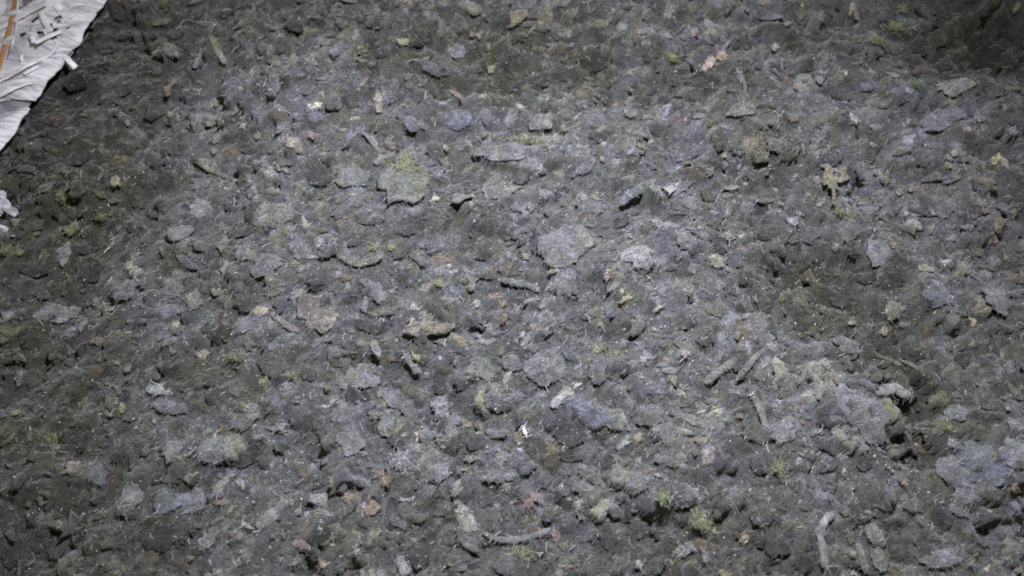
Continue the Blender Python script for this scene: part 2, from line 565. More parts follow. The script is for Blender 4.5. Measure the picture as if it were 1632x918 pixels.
# ------------------------------------------------------------------ the things in the photograph
# flakes: x, y, length, width (photo px), angle (deg), colour, label, options
FLAKES = [
 (270, 93, 50, 22, -25, 'gtan', 'beige olive oval flake, right of the thin arched thread near the sack edge'),
 (262, 42, 34, 12, 30, 'olive', 'slim olive green flake near the top edge, right of the white sack'),
 (355, 190, 62, 24, 18, 'ggreen', 'long grey green flake, lower right of the two brown crumbs by the sack'),
 (533, 86, 18, 24, 20, 'lt', 'small pale leaf shaped flake, left of the yellow green crumb at the top'),
 (729, 88, 34, 26, 0, 'lt', 'grey triangular flake pointing down, just above the dark purple flake near the top'),
 (697, 113, 52, 24, 8, (.12, .105, .145), 'dark purple oval flake near the top, left below the grey triangular flake'),
 (604, 166, 15, 42, 4, 'cream', 'upright cream oblong flake standing near a pale violet flake in the upper middle'),
 (622, 152, 26, 44, -18, 'violet', 'pale violet upright flake touching the right side of the cream oblong flake'),
 (506, 195, 26, 20, -10, 'violet', 'small round violet grey flake right above the cream flake in the upper left half'),
 (437, 140, 26, 44, 8, 'lt', 'tall pale grey lump left of the small round violet grey flake'),
 (470, 232, 36, 20, -28, 'cream', 'cream bent flake with a brown crumb at its right, upper left half'),
 (730, 195, 42, 50, -20, 'blue', 'bluish grey lump below the orange brown sliver in the upper middle'),
 (660, 212, 52, 18, -28, 'violet', 'long violet grey flake running down right below the cream oblong flake'),
 (890, 4, 66, 30, 5, 'lt', 'broad pale grey flake cut by the top edge, above the middle'),
 (1064, 25, 16, 44, -8, 'pale', 'upright whitish wisp shaped flake at the top, right of the middle'),
 (1028, 25, 18, 40, 5, 'violet', 'upright violet grey flake left of the whitish wisp at the top'),
 (1003, 183, 24, 20, 0, 'pale', 'small pale violet lump alone on the dark band right of the upper middle'),
 (862, 200, 36, 30, 30, 'pale', 'pale rounded lump just above the long yellow green flake'),
 (815, 240, 135, 32, 8, 'lt', 'long grey flake with a yellow green upper rim, above the centre', dict(thick=.004)),
 (1215, 9, 24, 13, -25, 'tan', 'light brown flake at the top edge, left of the beige crumbs in the upper right'),
 (1437, 14, 18, 20, 10, 'tan', 'squarish tan flake by the top edge in the upper right'),
 (1436, 38, 18, 20, -10, 'blue', 'small blue grey flake between the squarish tan flake and the yellow green tuft'),
 (1450, 46, 9, 30, 3, 'lt', 'narrow upright grey flake right of the bright yellow green tuft in the upper right'),
 (1461, 117, 24, 13, 15, 'red', 'dull red flake left of the big whitish flake in the upper right'),
 (1522, 140, 84, 36, 14, 'pale', 'big whitish flake with a brown tip, in the upper right below the dark hollow', dict(thick=.005, tip=(.33, .24, .18))),
 (1305, 160, 18, 11, 35, 'violet', 'small violet chip like flake on the dark slope, upper right quarter'),
 (1382, 137, 28, 26, 30, 'blue', 'blue grey squarish flake left of the dull red flake'),
 (1562, 186, 24, 28, -20, 'lt', 'pale oval flake below right of the big whitish flake with the brown tip'),
 (1492, 200, 78, 34, 12, 'violet', 'broad violet grey flake spreading under the big whitish flake in the upper right'),
 (1180, 182, 60, 26, 28, 'ggreen', 'broad green grey flake right of the small pale violet lump in the upper right half'),
 (75, 300, 34, 14, 20, 'gtan', 'tan flake with a yellowish lower edge near the left edge, right of the white scraps'),
 (104, 405, 20, 36, -6, 'gpink', 'upright pinkish grey flake below the yellow brown flake near the left edge'),
 (120, 370, 26, 16, 30, (.26, .23, .09), 'yellow brown flake near the left edge, above the upright pinkish grey flake'),
 (320, 332, 38, 32, 20, 'pale', 'pale bluish flake with a white upper rim in the left third'),
 (322, 298, 28, 22, -15, 'lt', 'small grey flake just above the pale bluish flake with the white rim'),
 (395, 405, 34, 30, 0, 'lt', 'grey lump right of the tan peanut shaped flake in the left third'),
 (362, 430, 16, 26, 18, 'pink', 'tan pink peanut shaped flake in the left third'),
 (646, 292, 78, 90, -22, 'ggreen', 'biggest yellow green fuzzy flake left above the centre', dict(thick=.0035, tip=None)),
 (509, 333, 10, 26, -3, 'tan', 'small upright beige flake left of the biggest yellow green flake'),
 (435, 347, 64, 42, 10, 'gpink', 'broad pinkish grey flake in the left half, below the cream bent flake'),
 (474, 392, 52, 28, -38, 'violet', 'slanted violet grey flake right below the broad pinkish grey flake'),
 (490, 412, 38, 9, 12, 'pale', 'thin pale sliver lying almost flat under the slanted violet flake', dict(thick=.002)),
 (555, 385, 32, 28, 10, 'dark', 'blackish blue flake left of centre, right of the thin pale sliver'),
 (562, 285, 48, 42, 0, 'lt', 'grey flake joined to the left side of the biggest yellow green flake'),
 (786, 302, 38, 44, -20, 'lt', 'pale grey oval flake under the left half of the long yellow green flake'),
 (690, 390, 44, 34, 20, 'violet', 'pale violet lump left above the centre, right of the small green crumb'),
 (428, 425, 44, 38, 0, 'lt', 'round grey lump under the left end of the slanted violet flake'),
 (1016, 412, 50, 38, -12, 'pale', 'rounded pale flake like a shell, right above the centre', dict(thick=.004)),
 (1142, 417, 24, 17, -35, 'cream', 'cream crumb like flake with a dark gap under it, right of the pale shell flake'),
 (1170, 421, 26, 20, 0, (.12, .11, .16), 'dark violet flake right against the cream flake, right of the centre'),
 (900, 398, 84, 66, 38, 'lt', 'large pointed grey flake, left of the pale shell like flake'),
 (1056, 365, 40, 26, -25, 'pale', 'pale flake with a white rim above the pale shell flake'),
 (1090, 388, 32, 27, -20, 'gpink', 'pinkish grey lump between the pale shell flake and the cream crumb flake'),
 (1041, 320, 28, 13, -12, 'mint', 'whitish mint green flake at the right end of the blue curved strip'),
 (1402, 402, 42, 46, -12, 'lt', 'pale grey upright flake with a brown right edge in the dark right hand hollow', dict(thick=.0045)),
 (1475, 430, 22, 13, -5, 'tan', 'tan flake right below the pale upright flake with the brown edge'),
 (1400, 320, 32, 26, -20, 'lt', 'grey squarish flake right of the torn tan paper scrap'),
 (1607, 366, 14, 16, 0, 'pale', 'small round whitish flake near the right edge'),
 (1590, 342, 26, 15, 10, 'violet', 'violet grey flake near the right edge above the small round whitish flake'),
 (1553, 402, 24, 15, 25, 'olive', 'yellow olive flake near the right edge, left below the small round whitish flake'),
 (92, 500, 64, 30, 8, 'lt', 'pale pinkish grey broad flake on the left, above the long pink tan flake', dict(tip=None)),
 (122, 527, 52, 18, 10, 'gpink', 'long pink tan flake on the left with an orange brown patch to its right'),
 (160, 546, 34, 11, -12, (.27, .185, .125), 'thin orange brown flake right below the long pink tan flake on the left'),
 (255, 623, 36, 14, -10, 'mint', 'flat pale green grey flake in the lower left half'),
 (325, 568, 11, 15, -30, 'tan', 'tiny tan leaf shaped flake in the left third below mid height'),
 (272, 650, 52, 20, -12, 'grey', 'dark rimmed grey flake directly below the flat pale green grey flake'),
 (310, 480, 22, 36, 30, 'gtan', 'upright grey beige flake left of the brown stick'),
 (37, 606, 8, 22, 4, 'lt', 'narrow pale upright flake near the left edge below mid height'),
 (505, 502, 62, 50, -5, (.27, .215, .20), 'round orange pink patch like flake left of the centre', dict(thick=.002, ragged=.34)),
 (683, 529, 78, 21, 12, 'pink', 'long pink beige flake lying level just below left of the centre', dict(thick=.0045)),
 (577, 607, 50, 38, 18, 'pale', 'crumpled pale grey flake with a dark shadow under it, left of the lower centre', dict(thick=.005)),
 (550, 612, 24, 18, 30, 'lt', 'small grey flake tucked under the left end of the crumpled pale flake'),
 (443, 681, 28, 13, -5, 'pale', 'flat cream grey flake in the lower left half, below left of the crumpled pale flake'),
 (640, 645, 58, 26, -28, 'violet', 'slanted violet grey flake right below the crumpled pale flake'),
 (541, 655, 28, 38, 20, 'lt', 'upright grey flake below the crumpled pale flake'),
 (617, 682, 24, 30, 0, 'lt', 'stubby pale upright flake below the slanted violet flake in the lower half'),
 (513, 682, 26, 30, 10, 'grey', 'squarish mid grey flake right of the flat cream grey flake'),
 (727, 470, 22, 17, 0, 'blue', 'small rounded slate blue flake just left of the centre'),
 (936, 660, 78, 30, -24, 'blue', 'long blue violet flake with a black gap below it, below the centre', dict(thick=.005)),
 (975, 668, 46, 30, -30, 'ggreen', 'green grey flake on the right end of the long blue violet flake'),
 (1105, 672, 66, 20, -22, 'ggreen', 'ragged yellow green grey flake right of the lower centre'),
 (953, 592, 26, 46, -18, 'grey', 'smooth dark grey upright flake right below the centre'),
 (958, 557, 20, 14, 15, (.28, .28, .13), 'small mustard yellow flake above the smooth dark grey upright flake'),
 (971, 500, 17, 16, 0, 'blue', 'tiny square blue flake right of the centre'),
 (868, 590, 60, 50, 30, 'lt', 'pale grey broad lump just below the centre'),
 (1310, 582, 16, 13, 10, 'pale', 'tiny pale flake above the large curved fluffy ridge on the right'),
 (1301, 628, 9, 22, -6, 'pink', 'thin upright pinkish flake left of the large curved fluffy ridge'),
 (1372, 660, 56, 84, 22, 'lt', 'large curved fluffy grey flake like a ridge, right of the lower middle', dict(thick=.006)),
 (1520, 662, 38, 24, 32, 'lt', 'pale slanted flake at the right, above the big grey mound'),
 (1617, 680, 26, 16, -25, 'pale', 'cream grey flake cut close to the right edge below mid height'),
 (1600, 653, 11, 11, 0, 'gpink', 'tiny pinkish round flake near the right edge above the cream grey flake'),
 (126, 748, 22, 20, -10, (.25, .17, .14), 'reddish brown flake in the lower left, on the left end of a grey flake'),
 (150, 755, 42, 28, -15, 'grey', 'grey flake with the reddish brown flake on its left end'),
 (211, 795, 36, 46, -8, 'lt', 'upright rounded grey flake with a dark shadow under it, lower left', dict(thick=.0045)),
 (345, 722, 50, 30, 18, 'lt', 'pale grey flake with a sharp dark lower edge in the lower left third'),
 (310, 800, 40, 36, 0, 'violet', 'violet grey lump above the white pinkish crumb at the bottom left third'),
 (270, 800, 36, 34, 15, 'blue', 'slate grey lump right of the upright rounded grey flake in the lower left'),
 (354, 802, 24, 7, 3, 'brown', 'flat brown sliver like flake in the lower left third'),
 (334, 866, 20, 26, -10, 'gpink', 'pinkish crumpled flake near the bottom left third'),
 (397, 876, 18, 36, -5, 'lt', 'upright pale grey flake near the bottom, left third'),
 (592, 810, 27, 19, -10, 'orange', 'flat tan orange chip like flake lying bright in the lower left half', dict(thick=.0018)),
 (604, 758, 18, 12, -15, (.30, .20, .155), 'upper one of two touching orange brown flakes in the lower left half'),
 (618, 770, 11, 15, -20, (.32, .22, .15), 'lower one of two touching orange brown flakes in the lower left half'),
 (483, 870, 24, 12, -18, (.32, .21, .19), 'pinkish red oblong flake near the bottom, left of the middle'),
 (795, 760, 44, 16, 8, 'lt', 'flat oblong grey slab like flake in the lower middle'),
 (741, 827, 24, 52, 32, (.31, .30, .23), 'cream grey wedge pointing up left in the lower middle'),
 (690, 745, 48, 50, 5, 'lt', 'broad soft grey flake right of the white fluff in the lower middle'),
 (560, 812, 30, 10, 48, (.11, .12, .10), 'dark green grey blade like flake left of the tan orange chip'),
 (600, 665, 20, 12, 10, 'ggreen', 'small yellowish grey flake above the stubby pale upright flake'),
 (807, 777, 10, 14, 30, 'pink', 'tiny pink beige flake under the right end of the flat grey slab'),
 (948, 760, 50, 24, -28, 'lt', 'violet grey wedge with a black lower left edge, lower middle', dict(thick=.0045)),
 (926, 776, 32, 20, -10, 'violet', 'violet flake just left below the violet grey wedge'),
 (843, 803, 12, 16, -20, (.40, .26, .19), 'upright half of a folded tan chip in the lower middle'),
 (853, 794, 18, 10, -28, (.33, .22, .18), 'slanted half of a folded tan chip in the lower middle'),
 (885, 853, 13, 20, 15, (.30, .2, .165), 'pinkish brown flake near the bottom right of the middle'),
 (1128, 727, 20, 28, -12, 'pink', 'round pinkish grey flake in the lower right half'),
 (1115, 702, 17, 9, 0, 'tan', 'small flat beige flake just above the round pinkish grey flake'),
 (1016, 698, 11, 13, -20, 'tan', 'tiny tan flake below the green grey end of the blue violet flake'),
 (1090, 877, 32, 15, 22, 'lt', 'shiny grey flake with a black lower edge at the bottom right of the middle'),
 (923, 814, 13, 28, 14, (.34, .31, .25), 'narrow pointed beige flake standing in a dark gap, lower middle'),
 (1120, 886, 9, 22, 6, 'gpink', 'upright tan pink flake near the bottom, right of the shiny grey flake'),
 (1085, 790, 28, 34, 15, 'violet', 'violet lump left of the yellow green tuft near the bottom right'),
 (1010, 770, 40, 28, 20, 'lt', 'soft pale lump right of the violet grey wedge in the lower middle'),
 (1172, 790, 36, 22, 35, 'lt', 'soft grey flake right of the yellow green tuft near the bottom right'),
 (1555, 784, 50, 32, 12, 'lt', 'rounded grey flake with a black shadow, at the foot of the big grey mound', dict(thick=.006)),
 (1528, 748, 46, 48, -30, 'lt', 'left shoulder flake of the big grey mound at the lower right', dict(thick=.006)),
 (1578, 735, 50, 60, 10, 'blue', 'highest flake of the big grey mound at the lower right', dict(thick=.006)),
 (1613, 726, 30, 44, 25, 'lt', 'right hand flake of the big grey mound by the right edge'),
 (1526, 813, 34, 18, -18, 'violet', 'violet flake left below the rounded grey flake at the foot of the mound'),
 (1393, 854, 30, 32, 0, 'gpink', 'pinkish brown dome shaped flake near the bottom right', dict(thick=.004)),
 (1500, 890, 54, 22, 14, 'violet', 'long pale violet flake at the bottom right'),
 (1393, 893, 22, 34, 10, 'lt', 'upright pale flake under the pinkish brown dome shaped flake'),
 (1410, 749, 14, 8, -15, 'tan', 'tiny tan flake in the dark slope left of the big grey mound'),
 (1515, 711, 22, 13, -15, 'pale', 'small pale flake above the left shoulder of the big grey mound'),
 (1312, 792, 26, 12, -5, 'lt', 'flat pale flake with a straight black edge below it, lower right'),
 (1430, 760, 26, 14, 10, 'grey', 'plain mid grey flake beside the orange bead in the lower right'),
 (1607, 880, 40, 36, -20, 'ggreen', 'greenish grey lump in the bottom right corner'),
 (1245, 690, 40, 32, 10, 'lt', 'pale lump left of the large curved fluffy ridge, lower right'),
 (1345, 555, 46, 26, 0, 'grey', 'smooth mid grey flake above the large curved fluffy ridge'),
 (1585, 480, 56, 50, 10, 'lt', 'broad round grey flake near the right edge at mid height'),
 (1495, 470, 54, 36, 0, 'blue', 'blue grey broad flake right of the tan flake on the right'),
 (1420, 500, 30, 24, 30, 'gtan', 'beige grey lump under the dark hollow on the right'),
 (1500, 330, 46, 36, 15, 'grey', 'grey flake between the squarish grey flake and the violet flake near the right edge'),
 (600, 470, 40, 24, -30, 'lt', 'grey violet flake right above the orange pink round flake'),
 (440, 465, 34, 18, 0, 'gpink', 'brownish grey flat flake above the brown stick'),
 (795, 640, 44, 26, 10, 'violet', 'violet lump left of the white fluffy stalk below the centre'),
 (770, 590, 50, 34, -15, 'lt', 'pale lump around the curled ring fibre below the centre'),
 (390, 520, 44, 30, 20, 'lt', 'soft grey lump left of the brown stick'),
 (390, 665, 52, 30, 25, 'lt', 'soft grey lump left of the flat cream grey flake'),
 (560, 705, 40, 36, -10, 'lt', 'soft grey lump under the squarish mid grey flake'),
 (1190, 330, 40, 20, 70, 'violet', 'upright violet grey flake right of the mint green flake'),
 (1090, 250, 50, 22, 15, 'grey', 'grey slab flake right of the long yellow green flake'),
 (930, 265, 52, 24, 30, 'grey', 'slanted grey flake under the right end of the long yellow green flake'),
 (1235, 235, 40, 24, -5, 'grey', 'grey flat flake left of the torn tan paper scrap'),
]
# small crumbs: x, y, length, width, angle, colour, label
CRUMBS = [
 (277, 158, 9, 22, -12, 'brown', 'taller brown crumb of the pair beside the sack'),
 (284, 142, 8, 16, -25, (.24, .2, .11), 'olive brown crumb standing on top of the taller brown crumb by the sack'),
 (299, 152, 12, 10, 10, 'brown', 'small brown crumb right of the taller brown crumb by the sack'),
 (348, 172, 9, 16, 20, 'tan', 'orange beige crumb right of the brown crumb pair by the sack'),
 (391, 207, 6, 8, 0, 'mint', 'pale mint crumb under the tip of the long grey green flake'),
 (645, 73, 24, 12, -8, (.42, .42, .16), 'yellow green oblong crumb in the upper middle'),
 (753, 62, 9, 11, 0, 'tan', 'left one of two orange crumbs above the grey triangular flake'),
 (764, 63, 8, 11, 0, (.38, .26, .15), 'right one of two orange crumbs above the grey triangular flake'),
 (783, 118, 13, 14, -20, (.36, .31, .19), 'beige crumb right of the dark purple flake'),
 (501, 226, 11, 15, 10, (.36, .25, .18), 'brown crumb at the right of the cream bent flake'),
 (413, 222, 12, 13, 0, 'tan', 'tan crumb left of the cream bent flake'),
 (343, 244, 11, 15, 30, 'tan', 'cream crumb in the left third below the long grey green flake'),
 (957, 210, 16, 11, 25, 'tan', 'tan crumb right of the pale rounded lump above the centre'),
 (1245, 60, 10, 9, 10, 'tan', 'upper one of two beige crumbs in the upper right'),
 (1232, 82, 11, 20, -20, 'cream', 'lower longer one of two beige crumbs in the upper right'),
 (1355, 20, 12, 15, -20, 'tan', 'pale tan crumb above the orange brown strip in the upper right'),
 (1263, 150, 9, 11, 0, (.36, .24, .14), 'orange crumb on the dark slope in the upper right quarter'),
 (195, 302, 13, 15, 10, (.33, .28, .14), 'triangular tan crumb in the left quarter'),
 (182, 388, 7, 17, -20, 'tan', 'thin tan crumb in the left quarter below the triangular tan crumb'),
 (625, 398, 13, 11, -30, (.33, .42, .12), 'bright green crumb left of the pale violet lump above the centre'),
 (960, 258, 8, 14, 15, (.34, .22, .17), 'pinkish brown crumb on the slanted grey flake above the centre'),
 (1092, 269, 16, 9, 15, (.32, .2, .16), 'reddish brown crumb right above the centre, on the grey slab flake'),
 (967, 440, 10, 18, -35, (.4, .28, .18), 'orange tan crumb left below the pale shell like flake'),
 (880, 441, 13, 7, -10, 'tan', 'flat tan crumb under the large pointed grey flake'),
 (1150, 257, 9, 9, 0, 'tan', 'lone tan crumb right above the grey slab flake'),
 (1504, 272, 11, 15, 0, (.40, .35, .13), 'mustard yellow crumb near a tan thread on the right'),
 (1447, 308, 9, 9, 0, (.36, .24, .14), 'orange round crumb right of the pinkish crumb on the right'),
 (1430, 309, 11, 17, -15, 'pink', 'pinkish crumb at the right of the grey squarish flake'),
 (1386, 237, 9, 10, 0, 'cream', 'cream crumb above the torn tan paper scrap'),
 (1324, 405, 10, 11, 0, (.26, .2, .15), 'brown crumb in the dark hollow left of the pale upright flake'),
 (1416, 397, 8, 16, 10, (.30, .19, .13), 'brown crumb clinging to the right edge of the pale upright flake in the hollow'),
 (1566, 340, 14, 8, 0, (.28, .15, .13), 'reddish crumb left of the violet flake near the right edge'),
 (1577, 372, 10, 14, 0, (.33, .25, .11), 'mustard brown crumb left of the small round whitish flake'),
 (1575, 392, 13, 9, 0, (.27, .15, .12), 'red brown crumb right of the yellow olive flake near the right edge'),
 (36, 663, 10, 10, 0, (.28, .21, .13), 'round tan crumb near the left edge in the lower half'),
 (198, 653, 10, 12, 0, (.36, .32, .14), 'yellow crumb left of the dark rimmed grey flake'),
 (206, 592, 11, 10, 0, (.28, .2, .14), 'brown crumb above the flat pale green grey flake'),
 (665, 573, 13, 6, 0, (.42, .5, .17), 'bright lime green crumb below the long pink beige flake'),
 (804, 489, 8, 10, 0, (.36, .23, .17), 'upper one of two orange crumbs at the centre'),
 (803, 513, 9, 14, -20, (.33, .2, .16), 'lower one of two orange crumbs at the centre'),
 (658, 513, 9, 8, 0, 'cream', 'cream crumb just above the long pink beige flake'),
 (421, 611, 12, 8, 0, (.27, .3, .08), 'green crumb in the lower left half near the crumpled pale flake'),
 (524, 622, 9, 9, 0, 'brown', 'brown crumb left of the small grey flake under the crumpled pale flake'),
 (525, 545, 14, 5, 0, 'pink', 'thin pinkish crumb under the round orange pink flake'),
 (836, 690, 6, 13, 10, 'white', 'brightest white chip like crumb, lower middle'),
 (1175, 668, 14, 5, 10, (.36, .23, .17), 'orange brown crumb right of the ragged yellow green grey flake'),
 (1087, 568, 11, 9, 0, 'pink', 'pinkish crumb on the grey bed right of the smooth dark grey upright flake'),
 (1355, 517, 12, 7, 20, 'tan', 'tan crumb under the dark hollow on the right'),
 (1405, 533, 11, 12, 0, (.34, .28, .12), 'mustard crumb above the pale worm like flake on the right'),
 (574, 884, 7, 9, 0, 'cream', 'right one of two cream crumbs near the bottom left of the middle'),
 (517, 901, 9, 9, 0, (.4, .31, .16), 'left lower one of two cream crumbs near the bottom left of the middle'),
 (478, 817, 10, 9, 0, 'pink', 'pinkish crumb right of the pale pink stick in the lower left'),
 (531, 774, 8, 12, 0, (.32, .23, .18), 'brown crumb left of the two orange brown flakes'),
 (750, 733, 18, 10, 0, (.29, .215, .2), 'reddish grey crumb right of the broad soft grey flake'),
 (1613, 778, 14, 12, 15, 'orange', 'bright tan bead like crumb near the right edge, right of the mound foot'),
 (1437, 770, 7, 10, -15, (.42, .27, .12), 'orange bead like crumb in the lower right'),
 (1016, 900, 9, 9, 0, 'cream', 'cream crumb at the bottom edge right of the middle'),
 (1183, 860, 10, 10, 0, 'orange', 'orange crumb near the bottom right of the middle'),
 (1356, 884, 9, 11, 0, 'tan', 'tan crumb left of the upright pale flake at the bottom right'),
 (1617, 910, 12, 8, 0, 'tan', 'tan crumb in the bottom right corner'),
]
# strips and twigs: path px, width px, height mm, colour, label, name, category
STICKS = [
 ([(339, 64), (347, 82), (358, 99)], 11, 1.8, 'tan', 'tan pod like stick near the top, right of the pale upright wisp', 'fluff_stick', 'stick'),
 ([(325, 63), (321, 90), (316, 119)], 10, 1.6, 'lt', 'pale upright wisp left of the tan pod like stick', 'fluff_stick', 'stick'),
 ([(570, 146), (578, 138), (586, 132)], 8, 1.4, 'tan', 'short tan sliver left of the cream oblong flake', 'fluff_stick', 'stick'),
 ([(718, 148), (728, 155), (738, 166)], 9, 1.5, (.36, .22, .15), 'orange brown sliver above the bluish grey lump', 'fluff_stick', 'stick'),
 ([(1173, 112), (1179, 130), (1188, 148)], 8, 1.6, 'lt', 'thin grey stalk right of the two tone pinkish leaf scraps in the upper right half', 'fluff_stick', 'stick'),
 ([(1343, 35), (1351, 40), (1360, 43)], 8, 1.6, 'orange', 'orange brown strip near the top right', 'fluff_stick', 'stick'),
 ([(1416, 257), (1430, 250), (1448, 244)], 13, 3.5, 'lt', 'grey log shaped stick with a dark shadow, right of the torn tan paper scrap', 'fluff_stick', 'stick'),
 ([(1300, 334), (1306, 328), (1312, 321)], 8, 1.4, 'pink', 'pinkish sliver left of the stem of the torn tan paper scrap', 'fluff_stick', 'stick'),
 ([(988, 337), (1000, 323), (1013, 318), (1026, 313)], 16, 2.6, 'blue', 'blue curved strip right above the centre', 'fluff_stick', 'stick'),
 ([(436, 504), (455, 518), (476, 531)], 10, 2.2, (.24, .19, .155), 'brown stick left of the round orange pink flake', 'twig', 'twig'),
 ([(508, 495), (522, 499), (540, 505)], 7, 1.4, (.33, .25, .22), 'thin pinkish sliver lying across the round orange pink flake', 'fluff_stick', 'stick'),
 ([(879, 652), (888, 642), (896, 634), (905, 626)], 11, 2.4, (.52, .51, .55), 'whitish fluffy stalk at the left end of the long blue violet flake', 'fluff_stick', 'stick'),
 ([(1170, 611), (1185, 593), (1200, 574), (1219, 556)], 9, 2.2, (.27, .235, .23), 'pinkish twig, right one of two lying parallel right of the lower centre', 'twig', 'twig'),
 ([(1122, 614), (1140, 598), (1155, 588), (1171, 576)], 12, 2.2, 'ggreen', 'greenish twig, left one of two lying parallel right of the lower centre', 'twig', 'twig'),
 ([(1193, 629), (1203, 645), (1212, 665), (1220, 692)], 10, 2.0, 'lt', 'pale stalk running downward left of the thin upright pinkish flake', 'fluff_stick', 'stick'),
 ([(1393, 631), (1404, 630), (1413, 628), (1423, 637), (1437, 638)], 15, 4.2, 'pale', 'pale worm like knobbly stick with a black shadow on the right', 'fluff_stick', 'stick'),
 ([(413, 842), (430, 828), (446, 813), (466, 799)], 19, 2.4, (.29, .25, .27), 'pale pink broad stick slanting up in the lower left', 'fluff_stick', 'stick'),
 ([(276, 735), (290, 729), (304, 724)], 7, 1.2, 'olive', 'olive thin strip left of the pale grey flake with the sharp dark edge', 'fluff_stick', 'stick'),
 ([(1322, 820), (1312, 832), (1305, 850), (1308, 872), (1312, 905)], 12, 4.0, 'pale', 'pale curved ridge like stick at the bottom right', 'fluff_stick', 'stick'),
 ([(1366, 868), (1370, 886), (1374, 915)], 10, 2.4, 'gpink', 'upright pinkish stick at the bottom right, left of the pinkish brown dome', 'fluff_stick', 'stick'),
 ([(636, 888), (642, 902), (650, 917)], 16, 2.4, 'pale', 'pale upright stick at the bottom edge left of the middle', 'fluff_stick', 'stick'),
 ([(800, 452), (822, 456), (840, 462), (858, 470)], 11, 2.4, 'lt', 'grey strip lying level at the centre', 'fluff_stick', 'stick'),
 ([(642, 560), (650, 575), (662, 592), (672, 598)], 9, 2.2, 'lt', 'grey strip bent around the bright lime green crumb', 'fluff_stick', 'stick'),
 ([(770, 852), (800, 862), (840, 860), (876, 848)], 9, 2.0, 'lt', 'long thin grey strip sagging near the bottom of the middle', 'fluff_stick', 'stick'),
 ([(540, 415), (570, 424), (600, 420), (612, 414)], 10, 1.8, 'ggreen', 'grey green strip below the blackish blue flake', 'fluff_stick', 'stick'),
]
# threads: path px, thickness mm, colour, label
THREADS = [
 ([(128, 94), (132, 80), (140, 71), (151, 67)], .7, 'pale', 'thin pale arched thread beside the loose sack tape'),
 ([(293, 59), (303, 50), (320, 45), (348, 45)], .7, 'pale', 'whitish arched thread at the top of the left third'),
 ([(383, 77), (376, 86), (373, 97)], .5, 'pale', 'short pale thread right of the tan pod like stick'),
 ([(1085, 658), (1105, 658), (1120, 655), (1140, 647)], .6, (.3, .19, .16), 'reddish thread above the ragged yellow green grey flake'),
 ([(1526, 266), (1530, 272), (1533, 277)], .6, 'cream', 'short tan thread right of the mustard yellow crumb'),
 ([(752, 572), (756, 570), (760, 574), (757, 579), (752, 578), (750, 583), (758, 586), (766, 584)], .35, 'pale', 'curled ring fibre on a pale lump below the centre'),
 ([(632, 735), (630, 720), (638, 707), (648, 705), (650, 713), (642, 720)], .3, 'pale', 'white looped fibre standing out of the white fluff'),
 ([(1508, 338), (1520, 345), (1535, 349)], .35, 'pale', 'fine white thread on the right near the violet flake'),
 ([(570, 806), (566, 797), (572, 790)], .35, 'pale', 'fine thread above the dark green grey blade'),
 ([(652, 897), (656, 903), (655, 912)], .35, 'pale', 'fine thread on the pale upright stick at the bottom'),
 ([(1604, 104), (1612, 99), (1621, 101)], .35, 'pale', 'fine arched thread in the dark hollow of the upper right corner'),
 ([(1300, 600), (1312, 590), (1330, 585)], .35, 'lt', 'fine grey thread above the thin upright pinkish flake'),
]
# tufts of loose coloured fibre: x, y, length, width, colour, label
TUFTS = [
 (265, 12, 26, 22, (.26, .29, .08), 'dull green tuft at the top edge, right of the sack'),
 (88, 198, 24, 10, (.24, .1, .1), 'reddish tuft close to the sack edge'),
 (577, 85, 22, 26, (.25, .26, .1), 'faint olive tuft in the upper left half, left of the yellow green crumb'),
 (1070, 100, 16, 16, (.3, .42, .08), 'vivid green tuft in the upper right half'),
 (1424, 52, 30, 17, (.42, .45, .08), 'bright yellow green tuft in the upper right'),
 (1392, 75, 30, 18, (.3, .34, .1), 'duller yellow green tuft just left below the bright yellow green one'),
 (17, 403, 24, 17, (.3, .31, .08), 'yellow green tuft at the left edge under the white scraps'),
 (168, 352, 22, 14, (.25, .3, .1), 'pale green tuft in the left quarter'),
 (650, 275, 40, 50, (.38, .44, .15), 'yellow green tuft lying on the biggest yellow green flake'),
 (600, 398, 18, 12, (.32, .36, .14), 'soft yellow green tuft left of the bright green crumb'),
 (840, 232, 70, 16, (.34, .36, .14), 'yellow green tuft along the upper rim of the long grey flake'),
 (470, 602, 22, 12, (.26, .27, .1), 'olive tuft left of the crumpled pale flake'),
 (383, 577, 30, 12, (.3, .31, .12), 'olive tuft in the left third right of the tiny tan leaf flake'),
 (85, 701, 28, 14, (.24, .3, .06), 'green tuft near the left edge in the lower part'),
 (640, 737, 34, 30, (.42, .42, .45), 'white fluffy tuft in the lower middle'),
 (1112, 832, 34, 34, (.33, .36, .12), 'yellow green tuft at the bottom right of the middle'),
 (1053, 795, 20, 16, (.32, .4, .11), 'smaller green tuft left above the yellow green tuft at the bottom'),
 (832, 882, 34, 20, (.3, .32, .14), 'pale olive tuft near the bottom of the middle'),
 (1236, 748, 24, 30, (.3, .33, .14), 'olive tuft left of the flat pale flake in the lower right'),
 (702, 457, 14, 10, (.36, .4, .12), 'tiny yellow green tuft just left of the centre'),
 (1333, 346, 18, 14, (.3, .31, .1), 'olive tuft right of the stem of the torn tan paper scrap'),
 (8, 245, 34, 26, (.4, .4, .42), 'pale grey tuft at the left edge below the sack'),
 (1455, 142, 22, 14, (.22, .3, .12), 'green tuft below the dull red flake in the upper right'),
 (1490, 690, 22, 14, (.28, .29, .1), 'olive tuft left of the pale slanted flake on the right'),
]
